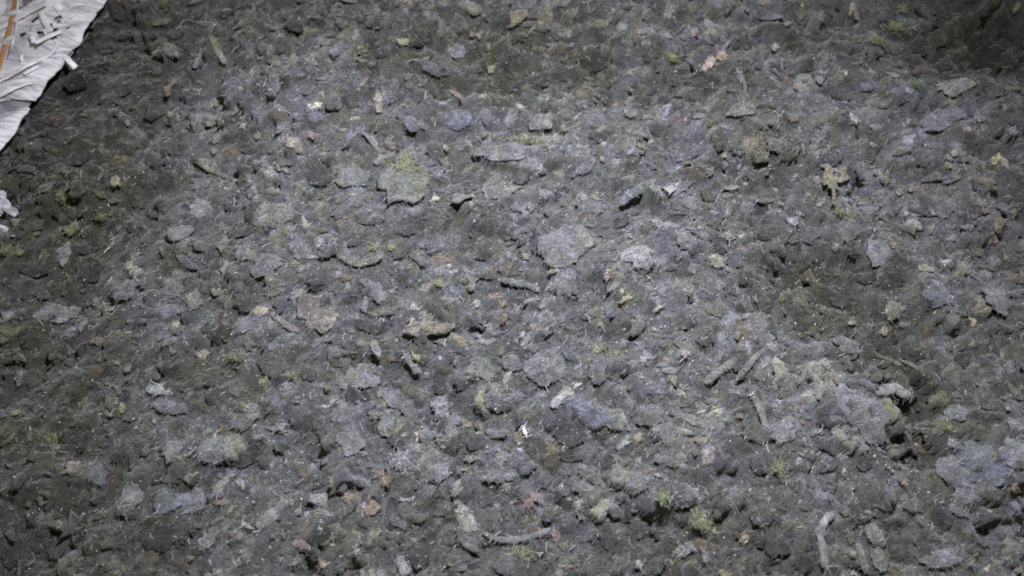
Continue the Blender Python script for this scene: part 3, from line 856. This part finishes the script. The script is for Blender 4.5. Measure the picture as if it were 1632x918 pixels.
# many more plain flakes like one another, big enough to be picked out one by one
rg = np.random.default_rng(8)
taken = [(f[0], f[1], f[2], f[3]) for f in FLAKES]
PLAIN = []
tries = 0
while len(PLAIN) < 130 and tries < 12000:
    tries += 1
    x, y = rg.uniform(10, 1622), rg.uniform(8, 910)
    if x < 175 and y < 235 - 1.3 * x + 30: continue
    l = rg.uniform(26, 48)
    if any((abs(x - a) < (c + l) * .5) and (abs(y - b) < (d + l * .7) * .5) for a, b, c, d in taken): continue
    taken.append((x, y, l, l * .6))
    PLAIN.append((x, y, l, l * rg.uniform(.45, .85), rg.normal(12, 40)))

TOPS = []
occ = np.zeros((NX, NY), bool)      # where a single thing already lies


def world_at(px, py):
    return on_heap(px, py)


def place(name, V, Q, T, C, loc, mat, label, cat, group=None):
    me = mesh_np(name, V, Q, T, C)
    o = obj(name, me, mat, loc=loc)
    tag(o, label, cat, group)
    return o


def mark(V, loc, C):
    TOPS.append((V + np.array(loc), C))
    i = ((V[:, 0] + loc[0] - X0) / STEP).astype(int); j = ((V[:, 1] + loc[1] - Y0) / STEP).astype(int)
    ok = (i > 0) & (i < NX - 1) & (j > 0) & (j < NY - 1)
    occ[i[ok], j[ok]] = True


def box_blur(A, r):
    for ax in (0, 1):
        c = np.cumsum(np.pad(A, [(r + 1, r) if a == ax else (0, 0) for a in (0, 1)], mode='edge'), axis=ax)
        n = A.shape[ax]
        A = (np.take(c, range(2 * r + 1, 2 * r + 1 + n), ax) - np.take(c, range(0, n), ax)) / (2 * r + 1)
    return A


HS = box_blur(box_blur(H, 2), 2)


def drape(V, loc, amount=.8):
    V[:, 2] += amount * (samp(HS, V[:, 0] + loc[0], V[:, 1] + loc[1]) - samp(HS, loc[0], loc[1]))
    return V


def rest_height(loc, L, W):
    a = np.linspace(0, 6.28, 9)[:-1]
    xs = np.concatenate([[loc[0]], loc[0] + np.cos(a) * L * .35]); ys = np.concatenate([[loc[1]], loc[1] + np.sin(a) * W * .35])
    return float(np.percentile(samp(H, xs, ys), 80))


def colour(c):
    c = np.array(PAL[c] if isinstance(c, str) else c)
    g = c.mean()
    return c if g > .6 else (c * .52 + g * .48) * .60 + .006


ri = np.random.default_rng(17)
FOREV = 1 / math.cos(TILT)


def add_flake(name, x, y, L, W, ang, col, label, cat, group, opt=None, lift=.0008, nf=70):
    opt = dict(opt or {})
    loc = list(world_at(x, y))
    l, w_ = L * PXM, W * PXM * FOREV
    loc[2] = max(float(samp(HS, loc[0], loc[1])), float(samp(H, loc[0], loc[1]))) + .0007 + lift
    tilt = (ri.normal(0, .12), -ri.normal(.09, .10))
    V, Q, T, C = flake_shape(l, w_, R(ang), colour(col) * ri.uniform(.93, 1.07), ri, tilt=tilt, nfuzz=nf, curl=ri.normal(0, .04), **opt)
    V = drape(V, loc)
    loc[2] += 0.0004
    mark(V[:131], loc, C[:131])
    return place(name, V, Q, T, C, loc, M_FELT, label, cat, group)


for f in FLAKES:
    add_flake('fluff_flake', *f[:6], f[6], 'flake', 'matted flakes on the heap', f[7] if len(f) > 7 else None, lift=.0002,
              nf=int(40 + f[2] * f[3] * .06))
for f in CRUMBS:
    add_flake('crumb', *f[:6], f[6], 'crumb', 'coloured crumbs on the heap', dict(ragged=.2 if f[5] != 'white' else .06, thick=.0017), lift=.0013, nf=8 if f[5] != 'white' else 0)
gc = grey_palette(len(PLAIN), ri)
# the plain flakes are told apart by their tone, their shape and the marked thing they lie next to
import re as _re
short = {}
for f in FLAKES + CRUMBS:
    q = _re.split(r',| with | near | at | in | on | left | right | below | above | under | just | lying | close | beside | by ', f[6])[0].split()
    if 3 <= len(q) <= 6: short.setdefault(' '.join(q), []).append((f[0], f[1]))
ANCH = [(k_, v_[0]) for k_, v_ in short.items() if len(v_) == 1]
DIRS = ['to the right of', 'above and right of', 'straight above', 'above and left of', 'to the left of', 'below and left of', 'straight below', 'below and right of']
used = set()


def plain_label(x, y, L, W, c):
    tone = 'dark' if c.mean() < .075 else 'mid' if c.mean() < .095 else 'light'
    shp = 'narrow' if W / L < .55 else 'oval' if W / L < .7 else 'broad'
    for k_, (ax, ay) in sorted(ANCH, key=lambda t: (t[1][0] - x) ** 2 + (t[1][1] - y) ** 2):
        d_ = DIRS[int(round(math.degrees(math.atan2(ay - y, x - ax)) / 45)) % 8]
        if (k_, d_) not in used:
            used.add((k_, d_))
            return f'plain {tone} grey {shp} flake {d_} the {k_}'


for f, c in zip(PLAIN, gc):
    c = np.clip(c * .55 + c.mean() * .45, .07, .2)
    add_flake('fluff_flake', *f, c * (matter_and_shade(*np.array(world_at(f[0], f[1])[:2]))), plain_label(f[0], f[1], f[2], f[3], c), 'flake',
              'plain grey flakes of the heap', lift=-.0002, nf=60)


def path_on_heap(path, lift):
    P = []
    for x, y in path:
        X, Y, z = world_at(x, y)
        P.append((X, Y, max(float(samp(H, X, Y)), z) + lift))
    P = np.array(P)
    P[:, 2] = .5 * P[:, 2] + .5 * P[:, 2].max()
    return P


for path, wd, hh, col, label, name, cat in STICKS:
    P = path_on_heap(path, hh * .0003 + .0003)
    base = P.mean(0); base[2] -= hh * .0005
    V, Q, T, C = stick_shape(P - base, wd * PXM, hh * .001, colour(col), ri, nfuzz=22)
    mark(V[:140], base, C[:140])
    place(name, V, Q, T, C, base, M_FELT, label, cat, 'sticks and strips on the heap' if name != 'twig' else 'twigs on the heap')
for path, th, col, label in THREADS:
    P = path_on_heap(path, .0042)
    base = P.mean(0)
    V, Q, T, C = stick_shape(P - base, th * .001, th * .001, colour(col), ri, nfuzz=0, ns=6, nl=24, lump=.1)
    place('thread', V, Q, T, C, base, M_FIBRE, label, 'thread', 'loose threads on the heap')
for x, y, L, W, col, label in TUFTS:
    loc = list(world_at(x, y))
    loc[2] = rest_height(loc, L * PXM, W * PXM) + .0024
    V, Q, T, C = tuft_shape(L * PXM, W * PXM * FOREV, np.array(col), ri, int(30 + L * W * .19))
    C = C * .42 + C.mean(1, keepdims=True) * .26
    place('fibre_tuft', V, Q, T, C, loc, M_FIBRE, label, 'tuft', 'tufts of loose fibre on the heap')


# torn leaf scraps and the torn paper scrap: flat outlines with thickness, rumpled
def sheet_shape(outline, hole, col, r, thick=.0007, res=3.0, rumple=.0012):
    """outline in photo px; gridded sheet with ragged edges"""
    from mathutils.geometry import tessellate_polygon
    o = [np.array(world_at(*p)[:2]) for p in outline]
    cen = np.mean(o, 0)
    def inside(px, py, poly):
        c = False
        for (ax, ay), (bx, by) in zip(poly, poly[1:] + poly[:1]):
            if (ay > py) != (by > py) and px < (bx - ax) * (py - ay) / (by - ay) + ax: c = not c
        return c
    xs = [p[0] for p in outline]; ys = [p[1] for p in outline]
    nx = int((max(xs) - min(xs)) / res) + 2; ny = int((max(ys) - min(ys)) / res) + 2
    keep, vid, V, F = set(), {}, [], []
    for a in range(nx):
        for b in range(ny):
            px, py = min(xs) + (a + .5) * res, min(ys) + (b + .5) * res
            px += r.normal(0, .5); py += r.normal(0, .5)
            if inside(px, py, outline) and not (hole and inside(px, py, hole)): keep.add((a, b))
    def vert(a, b, lay):
        if (a, b, lay) not in vid:
            px, py = min(xs) + a * res + rj[a % 60, b % 60, 0], min(ys) + b * res + rj[a % 60, b % 60, 1]
            X, Y, _ = world_at(px, py)
            z = rumple * vnoise(np.array([X]), np.array([Y]), .004, 12)[0] + rumple * .5 * vnoise(np.array([X]), np.array([Y]), .0018, 13)[0]
            vid[(a, b, lay)] = len(V)
            V.append((X - cen[0], Y - cen[1], z - lay * thick))
        return vid[(a, b, lay)]
    rj = r.normal(0, res * .16, (60, 60, 2))
    for a, b in keep:
        F.append((vert(a, b + 1, 0), vert(a + 1, b + 1, 0), vert(a + 1, b, 0), vert(a, b, 0)))
        F.append((vert(a, b, 1), vert(a + 1, b, 1), vert(a + 1, b + 1, 1), vert(a, b + 1, 1)))
        for (da, db), (p, q) in {(-1, 0): ((a, b), (a, b + 1)), (1, 0): ((a + 1, b + 1), (a + 1, b)),
                                 (0, -1): ((a + 1, b), (a, b)), (0, 1): ((a, b + 1), (a + 1, b + 1))}.items():
            if (a + da, b + db) not in keep:
                F.append((vert(*p, 0), vert(*p, 1), vert(*q, 1), vert(*q, 0)))
    V = np.array(V)
    C = np.asarray(col)[None] * r.uniform(.8, 1.15, (len(V), 1))
    return V, np.array(F), None, C, cen


paper = [(1300, 268), (1318, 266), (1322, 275), (1342, 274), (1344, 292), (1346, 297), (1330, 303), (1326, 302), (1325, 312), (1321, 318),
         (1323, 335), (1325, 341), (1316, 340), (1317, 318), (1312, 310), (1313, 303), (1306, 304), (1305, 292), (1309, 278)]
hole = [(1321, 281), (1337, 280), (1336, 290), (1322, 291)]
V, Q, T, C, cen = sheet_shape(paper, hole, (.31, .275, .20), ri, res=2.0)
C = C * .52
zz = rest_height((cen[0], cen[1]), .012, .02) + .0034
place('paper_scrap', V, Q, T, C, (cen[0], cen[1], zz), M_FELT, 'torn tan paper scrap with a hole and a thin stem hanging down, on the right', 'scrap')
V, Q, T, C, cen = sheet_shape([(1115, 118), (1119, 110), (1126, 100), (1134, 96), (1139, 101), (1136, 108), (1126, 114)], None, (.36, .28, .25), ri, res=2.0)
place('leaf_scrap', V, Q, T, C, (cen[0], cen[1], rest_height(cen, .01, .01) + .0026), M_FELT,
      'pinkish pointed leaf scrap in the upper right half, left one of a pair', 'scrap', 'leaf scraps on the heap')
V, Q, T, C, cen = sheet_shape([(1138, 100), (1143, 90), (1151, 86), (1157, 93), (1155, 101), (1146, 104)], None, (.29, .205, .15), ri, res=2.0)
place('leaf_scrap', V, Q, T, C, (cen[0], cen[1], rest_height(cen, .01, .01) + .0026), M_FELT,
      'brown leaf scrap in the upper right half, right one of a pair', 'scrap', 'leaf scraps on the heap')
V, Q, T, C, cen = sheet_shape([(1339, 116), (1345, 119), (1348, 115), (1350, 120), (1351, 122), (1346, 122), (1341, 121)], None, (.38, .33, .22), ri, res=1.5)
place('leaf_scrap', V, Q, T, C, (cen[0], cen[1], rest_height(cen, .005, .005) + .0026), M_FELT,
      'tiny star shaped beige scrap in the upper right above the small violet flake', 'scrap', 'leaf scraps on the heap')

# ------------------------------------------------------------------ the mass of small flakes: one object, nobody could count it
rm = np.random.default_rng(23)
NM = 23000
mx = rm.uniform(X0 + .01, X1 - .01, NM); my = rm.uniform(Y0 + .01, Y1 - .01, NM)
ok = ~samp(occ, mx, my)
for d in (.0012, -.0012):
    ok &= ~samp(occ, mx + d, my) & ~samp(occ, mx, my + d)
mx, my = mx[ok], my[ok]
N = len(mx)
K = 9
ml = np.clip(np.exp(rm.normal(math.log(.0060), .48, N)), .0020, .018) / 2
mw = ml * rm.uniform(.3, .68, N)
# keep the larger ones clear of the single things
near = np.zeros(N, bool)
for a in range(8):
    near |= samp(occ, mx + ml * 1.3 * math.cos(a * .785), my + mw * 1.3 * math.sin(a * .785))
ml = np.where(near, np.minimum(ml, .0016), ml); mw = np.where(near, np.minimum(mw, .0012), mw)
ma = rm.normal(.25, .9, N)
mk_ = rm.normal(0, .22, N)
mt = np.clip(ml * .34, .0005, .0014) * rm.uniform(.6, 1.3, N)
tx = rm.normal(0, .22, N); ty = rm.normal(-.14, .24, N)
th = np.linspace(0, 2 * math.pi, K, endpoint=False)[None]
rad = np.clip(1 + rm.normal(0, .24, (N, K)) + .22 * np.cos(2 * th + rm.uniform(0, 6.28, (N, 1))) + .2 * np.cos(3 * th + rm.uniform(0, 6.28, (N, 1))), .4, 1.7)
zc = samp(H, mx, my) + rm.uniform(-.0013, .0002, N)
def ring(q, zf, zn):
    u = q * rad * np.cos(th) * ml[:, None]; v = q * rad * np.sin(th) * mw[:, None]
    ca, sa_ = np.cos(ma)[:, None], np.sin(ma)[:, None]
    x, y = u * ca - v * sa_, u * sa_ + v * ca
    z = zf * mt[:, None] + zn * mt[:, None] * rm.normal(0, 1, (N, K)) + x * tx[:, None] + y * ty[:, None] + (mk_ * ml)[:, None] * ((q * rad * np.cos(th)) ** 2 - .4)
    return np.stack([mx[:, None] + x, my[:, None] + y, zc[:, None] + z], -1)
cc = np.stack([mx, my, zc + mt * (.75 + rm.normal(0, .15, N))], -1)[:, None]
VV = np.concatenate([cc, ring(.6, .6, .28), ring(1.0, -.05, .2), ring(.8, -.8, .05)], 1)
VV[..., 2] += .7 * (samp(HS, VV[..., 0], VV[..., 1]) - samp(HS, mx, my)[:, None])
nv = VV.shape[1]
b = (np.arange(N) * nv)[:, None, None]
kk = np.arange(K); k2 = (kk + 1) % K
T1 = np.stack([np.zeros(K, int), 1 + kk, 1 + k2], -1)[None] + b
Qs = [np.stack([1 + a * K + kk, 1 + (a + 1) * K + kk, 1 + (a + 1) * K + k2, 1 + a * K + k2], -1)[None] + b for a in range(2)]
mc = grey_palette(N, rm) * 1.22 * matter_and_shade(mx, my)
CC = mc[:, None] * rm.uniform(.85, 1.17, (N, nv, 1))
me = mesh_np('loose_flakes', VV.reshape(-1, 3), np.concatenate([q.reshape(-1, 4) for q in Qs]), T1.reshape(-1, 3), CC.reshape(-1, 3))
o = obj('loose_flakes', me, M_FELT)
tag(o, 'mass of small matted grey flakes covering the whole heap', 'flakes', kind='stuff')

# top of everything laid so far, and its colour, so that the fibres lie on it and belong to it
HT, CT = H.copy(), BC.copy()
def raise_top(P, C):
    o_ = np.argsort(P[:, 2])
    P, C = P[o_], C[o_]
    i = np.clip(((P[:, 0] - X0) / STEP).astype(int), 0, NX - 1); j = np.clip(((P[:, 1] - Y0) / STEP).astype(int), 0, NY - 1)
    up = P[:, 2] > HT[i, j]
    CT[i[up], j[up]] = C[up]
    np.maximum.at(HT, (i, j), P[:, 2])
raise_top(VV.reshape(-1, 3), CC.reshape(-1, 3))
for P, C in TOPS:
    raise_top(P, C)
# ------------------------------------------------------------------ fine fibres over everything: one object
rf = np.random.default_rng(41)
NF = 200000
fx = rf.uniform(X0 + .03, X1 - .03, NF); fy = rf.uniform(Y0 + .03, Y1 - .03, NF)
fz = samp(HT, fx, fy) + rf.normal(.0002, .0005, NF)
fa = np.where(rf.random(NF) < .6, rf.normal(.85, .5, NF), rf.uniform(0, 3.14, NF))
fl = np.clip(np.exp(rf.normal(math.log(.0026), .5, NF)), .0008, .009)
d = np.stack([np.cos(fa), np.sin(fa), rf.normal(0, .3, NF)], -1)
sd = np.stack([-np.sin(fa), np.cos(fa), rf.normal(0, .5, NF)], -1)
cv = rf.normal(0, .22, NF)[:, None]
wd = rf.uniform(.00006, .00013, NF)[:, None]
P0 = np.stack([fx, fy, fz], -1)
k = rf.random(NF)
glint = k > .968
fl = np.where(glint, np.minimum(fl * .4, .0010), fl)
rows = []
for t in (-.5, 0, .5):
    c_ = P0 + d * fl[:, None] * t + sd * fl[:, None] * cv * (t * t * 4)
    rows += [c_ - sd * wd, c_ + sd * wd]
VF = np.stack(rows, 1)
b = (np.arange(NF) * 6)[:, None]
QF = np.concatenate([b + np.array([0, 1, 3, 2]), b + np.array([2, 3, 5, 4])])
fcol = samp(CT, fx, fy) * .95 * np.clip(np.exp(rf.normal(.10, .26, NF)), .5, 2.0)[:, None]
fcol *= rf.normal(1, .13, (NF, 3)).clip(.6, 1.5)
fcol[k < .12] *= (1.02, 1.06, .72)
fcol[(k > .12) & (k < .16)] *= (1.3, .95, .75)
fcol[glint] = (.8, .8, .78)  # glints painted in as near-white and yellowish fibre colour
fcol[k > .985] = (.62, .60, .36)
CF = np.repeat(fcol[:, None], 6, 1)
me = mesh_np('loose_fibres', VF.reshape(-1, 3), QF, None, CF.reshape(-1, 3))
o = obj('loose_fibres', me, M_FIBRE)
tag(o, 'countless fine grey fibres matted over the flakes', 'fibres', kind='stuff')

# ------------------------------------------------------------------ the white woven sack in the upper left corner
SH = 0.011                                     # how high its edge stands above the heap
EDGE = [(265, -150), (200, -55), (159, 0), (144, 20), (131, 40), (122, 56), (106, 84), (84, 111), (72, 123), (63, 136), (52, 148), (44, 162), (28, 186),
        (13, 208), (0, 224), (-30, 262), (-90, 330)]


def sack_pt(px, py, up=0.0):
    x, y = ground(px, py, SH + up)
    return float(x), float(y)


E = np.array([sack_pt(*p) for p in EDGE])
E3 = spline(np.c_[E, np.zeros(len(E))], 2000)[:, :2]
sl_ = np.concatenate([[0], np.cumsum(np.linalg.norm(np.diff(E3, axis=0), axis=1))])
tt = np.linspace(0, sl_[-1], 260)
E3 = np.stack([np.interp(tt, sl_, E3[:, 0]), np.interp(tt, sl_, E3[:, 1])], -1)
INW = np.array([-.80, .60]); INW /= np.linalg.norm(INW)
NV_ = 90
DEP = 0.16


def sack_z(x, y, v):
    """height of the cloth; v is the distance in from its free edge"""
    z = SH - .005 * np.exp(-v / .010) + .03 * v
    ed = .14 + .86 * (1 - np.exp(-v / .011))
    z = z + ed * .0016 * fbm(x * .6 + y * .8, y * .6 - x * .8, .012, 61, 2) + ed * .0055 * fbm(x, y, .021, 62, 2)
    # folds running roughly along the photograph's creases (lower left to upper right)
    s = -(x * -.42 + y * .90)
    for c0, w0, a0 in FOLDS:
        z = z + ed * 1.7 * a0 * np.exp(-((s - c0) / w0) ** 2)
    return z


def crease(px, py):
    x, y = sack_pt(px, py)
    return -(x * -.42 + y * .90)


FOLDS = [(crease(40, 112), .0040, .0055), (crease(40, 134), .0036, .0045), (crease(112, 46), .0035, .0045), (crease(30, 158), .0050, -.0045),
         (crease(100, 72), .0040, -.0030), (crease(40, 20), .0040, .0030), (crease(20, 190), .005, .002)]
HOLES_AND_SHADE_SLITS = [[(31, -12), (45, -12), (46, 10), (30, 16)], [(82, 24), (91, 17), (96, 22), (87, 31)], [(62, 54), (71, 53), (71, 59), (64, 60)],
         [(68, 78), (87, 68), (86, 73), (73, 81)], [(77, 56), (85, 49), (86, 53), (79, 59)], [(38, 64), (47, 58), (47, 62), (40, 67)],
         [(33, 95), (43, 91), (42, 94), (35, 97)], [(-20, 156), (14, 147), (50, 146), (42, 158), (10, 160), (-20, 168)], [(127, 47), (117, 58), (104, 78), (95, 80), (101, 62)],  # wide slits added so the grey layer stands in for fold shade
         [(20, 62), (38, 53), (37, 60), (22, 68)], [(46, 29), (61, 21), (59, 27), (48, 33)], [(84, 43), (92, 39), (90, 46), (84, 50)], [(100, 38), (108, 34), (107, 37), (101, 41)],
         [(58, 82), (66, 79), (64, 85), (57, 88)], [(22, 104), (33, 98), (31, 103), (23, 108)], [(143, 3), (149, 4), (149, 7), (144, 6)], [(75, 33), (79, 31), (79, 38), (76, 39)]]
HOLEW = [[sack_pt(*p, up=.004) for p in h] for h in HOLES_AND_SHADE_SLITS]


def in_poly(x, y, poly):
    c = np.zeros(x.shape, bool)
    for (ax, ay), (bx, by) in zip(poly, poly[1:] + poly[:1]):
        if ay == by: continue
        c ^= ((ay > y) != (by > y)) & (x < (bx - ax) * (y - ay) / (by - ay) + ax)
    return c


def sheet_grid(vs, zoff, shift=(0, 0)):
    n = len(E3)
    X = E3[:, None, 0] + INW[0] * vs[None] + shift[0]
    Y = E3[:, None, 1] + INW[1] * vs[None] + shift[1]
    jag = .0006 * vnoise(X * 1.0, Y * 1.0, .003, 66)
    Vd = np.broadcast_to(vs[None], X.shape)
    return X + jag * np.exp(-Vd / .004), Y, sack_z(X, Y, Vd) + zoff


def two_sided(X, Y, Z, keep, thick, base):
    n, m = X.shape
    V = np.concatenate([np.stack([X, Y, Z], -1).reshape(-1, 3), np.stack([X, Y, Z - thick], -1).reshape(-1, 3)]) - base
    id_ = np.arange(n * m).reshape(n, m)
    a, b_, c, d_ = id_[:-1, :-1], id_[1:, :-1], id_[1:, 1:], id_[:-1, 1:]
    F = [np.stack([a, d_, c, b_], -1)[keep], (np.stack([a, b_, c, d_], -1) + n * m)[keep]]
    kp = np.pad(keep, 1)
    for axis, e0, e1 in ((0, a, d_), (1, b_, c)):
        nb = kp[:-2, 1:-1] if axis == 0 else kp[2:, 1:-1]
        sel = keep & ~nb
        q = np.stack([e0, e0 + n * m, e1 + n * m, e1], -1) if axis == 1 else np.stack([e0, e1, e1 + n * m, e0 + n * m], -1)
        F.append(q[sel])
    for axis, e0, e1 in ((0, a, b_), (1, d_, c)):
        nb = kp[1:-1, :-2] if axis == 0 else kp[1:-1, 2:]
        sel = keep & ~nb
        q = np.stack([e0, e1, e1 + n * m, e0 + n * m], -1)
        F.append(q[sel])
    return V, np.concatenate(F)


sx0, sy0 = sack_pt(60, 60)
sack = bpy.data.objects.new('woven_sack', None)
COL.objects.link(sack)
sack.location = (sx0, sy0, SH)
sack.empty_display_size = .02
tag(sack, 'torn white woven plastic sack lying over the heap in the upper left corner', 'sack')
base = np.array([sx0, sy0, SH])
vs = np.concatenate([np.linspace(0, .058, 90), np.linspace(.062, DEP, 16)])
X, Y, Z = sheet_grid(vs, 0.0)
xc, yc = (X[:-1, :-1] + X[1:, 1:]) / 2, (Y[:-1, :-1] + Y[1:, 1:]) / 2
keep = np.ones(xc.shape, bool)
for h in HOLEW:
    keep &= ~in_poly(xc, yc, h)
for h in HOLEW:                                # straight cut rims
    pg = in_poly(X, Y, h)
    best = np.full(X.shape, 1e9); bx, by = X.copy(), Y.copy()
    for (ax, ay), (cx, cy) in zip(h, h[1:] + h[:1]):
        dx, dy = cx - ax, cy - ay
        t = np.clip(((X - ax) * dx + (Y - ay) * dy) / (dx * dx + dy * dy), 0, 1)
        qx, qy = ax + t * dx, ay + t * dy
        d2 = (X - qx) ** 2 + (Y - qy) ** 2
        m = d2 < best
        best = np.where(m, d2, best); bx = np.where(m, qx, bx); by = np.where(m, qy, by)
    mv = pg | (best < (.0004) ** 2)
    X = np.where(mv, bx, X); Y = np.where(mv, by, Y)
V, Q = two_sided(X, Y, Z, keep, .0004, base)
me = mesh_np('sack_cloth', V, Q)
obj('sack_cloth', me, M_SACK, sack)
vs2 = np.linspace(.004, DEP - .004, 50)
X, Y, Z = sheet_grid(vs2, -.0032)
V, Q = two_sided(X, Y, Z, np.ones((X.shape[0] - 1, X.shape[1] - 1), bool), .0004, base)
me = mesh_np('inner_layer', V, Q)
obj('inner_layer', me, M_INNER, sack)


def edge_dist(x, y):
    """distance of a point in from the free edge, along INW"""
    P = np.stack([np.array([x]), np.array([y])], -1)
    perp = np.array([-INW[1], INW[0]])
    t = E3 @ perp
    k = int(np.argmin(abs(t - P[0] @ perp)))
    return max(0.0, float((P[0] - E3[k]) @ INW))


def tape(name, path, wpx, mat, lifts, label=None, thick=.00018):
    """a flat plastic tape along a path of photo px, lying on the cloth with the given lifts (mm)"""
    P = []
    for (px, py), lf in zip(path, lifts):
        x, y = sack_pt(px, py, lf * .001)
        z = float(sack_z(np.array(x), np.array(y), edge_dist(x, y))) + lf * .0004
        x, y = ground(px, py, z)
        P.append((float(x), float(y), z))
    C_ = spline(P, 24)
    tan = np.gradient(C_, axis=0); tan /= np.linalg.norm(tan, axis=1, keepdims=True)
    side = np.cross(tan, [0, 0, 1.0]); side /= np.linalg.norm(side, axis=1, keepdims=True)
    tw = np.linspace(ri.uniform(-.3, .3), ri.uniform(-.3, .3), 24)[:, None]
    up = np.cross(side, tan)
    sv = side * np.cos(tw) + up * np.sin(tw); nv_ = np.cross(sv, tan)
    hw = wpx * PXM / 2 * (1 + .08 * ri.normal(0, 1, 24))[:, None]
    rows = []
    for a, e in ((-1, 0), (-.33, .00009), (.33, .00009), (1, 0)):
        rows.append(C_ + sv * hw * a + nv_ * e)
    for a in (1, -1):
        rows.append(C_ + sv * hw * a - nv_ * thick)
    V = np.stack(rows, 1).reshape(-1, 3) - base
    Q = [(k * 6 + a, k * 6 + (a + 1) % 6, (k + 1) * 6 + (a + 1) % 6, (k + 1) * 6 + a) for k in range(23) for a in range(6)]
    Q += [(0, 5, 4, 3), (3, 2, 1, 0), (138, 139, 140, 141), (141, 142, 143, 138)]
    me = mesh_np(name, V, Q)
    o = obj(name, me, mat, sack)
    if label: o['label'] = label
    return o


tape('brown_tape', [(30, -30), (25, 4), (16, 42), (7, 76), (-3, 112), (-12, 150)], 9, M_BROWN, [4, 4, 4.5, 5, 5, 5], 'orange brown plastic tape woven into the sack')
tape('sack_flap', [(-14, -60), (-18, 10), (-24, 70), (-36, 140), (-50, 200)], 54, M_TAPE, [1, 1, 1, 1, 1])
tape('loose_tape', [(-24, 56), (14, 35), (42, 20), (74, 3)], 14, M_TAPE, [3, 4, 4, 2.5])
tape('loose_tape', [(31, -20), (28, 6), (26, 40), (19, 70), (8, 100)], 4.5, M_TAPE, [5, 5.5, 6, 5, 3])
tape('loose_tape', [(64, 18), (70, 32), (80, 50)], 10, M_TAPE, [1.5, 3, 1.5])
tape('loose_tape', [(52, 42), (51, 56), (54, 68)], 9, M_TAPE, [1.5, 3.5, 1.5])
tape('loose_tape', [(92, 58), (112, 47), (132, 36)], 11, M_TAPE, [2, 3, 2])
tape('loose_tape', [(36, 117), (60, 104), (82, 92)], 12, M_TAPE, [3, 5, 4])
tape('loose_tape', [(-10, 134), (20, 118), (40, 106), (80, 86), (94, 64)], 6, M_TAPE, [2, 3, 3, 3, 2])
tape('loose_tape', [(96, 34), (108, 26), (119, 20)], 15, M_TAPE, [1, 2, 1])
tape('loose_tape', [(76, -6), (90, 8), (97, 16)], 13, M_TAPE, [1, 3, 1.5])
tape('loose_tape', [(56, 68), (76, 58), (96, 50)], 8, M_TAPE, [1, 2.5, 1])
tape('loose_tape', [(34, 84), (34, 94), (36, 98)], 6, M_TAPE, [1, 3, 1])
tape('loose_tape', [(20, 88), (46, 82), (66, 78), (90, 60)], 9, M_TAPE, [1, 2, 1.5, 1])
tape('loose_tape', [(110, 8), (128, 4), (150, -8)], 12, M_TAPE, [1, 2, 1])
tape('frayed_tape', [(80, 90), (92, 88), (104, 91), (112, 99), (121, 108)], 10, M_TAPE, [2, 5, 6, 3, -2], 'short white tape fraying out over the sack edge')
tape('edge_fold', [(-14, 158), (14, 142), (38, 132), (58, 128)], 15, M_TAPE, [2.5, 4, 4, 2.5], 'bright folded flap at the sack edge')

# white scraps by the left edge
M_SCRAP = plastic_material('dirty_white_plastic', (0.62, 0.60, 0.65), 0.4, weave=True)
def scrap(outline, up, label):
    V, Q, T, C, cen = sheet_shape(outline, None, (.66, .65, .69), ri, res=2.5, rumple=.005, thick=.0005)
    o = place('plastic_scrap', V, Q, T, C, (cen[0], cen[1], rest_height(cen, .01, .01) + up), M_SCRAP, label, 'scrap', 'white plastic scraps at the left edge')
scrap([(-60, 306), (-20, 306), (6, 312), (20, 318), (27, 334), (35, 345), (24, 349), (10, 353), (-30, 354), (-60, 345)], .004,
      'larger white crumpled plastic scrap at the left edge')
scrap([(-50, 360), (-15, 362), (10, 362), (22, 369), (25, 379), (14, 383), (-10, 378), (-50, 380)], .0035,
      'smaller white plastic scrap at the left edge, under the larger one')
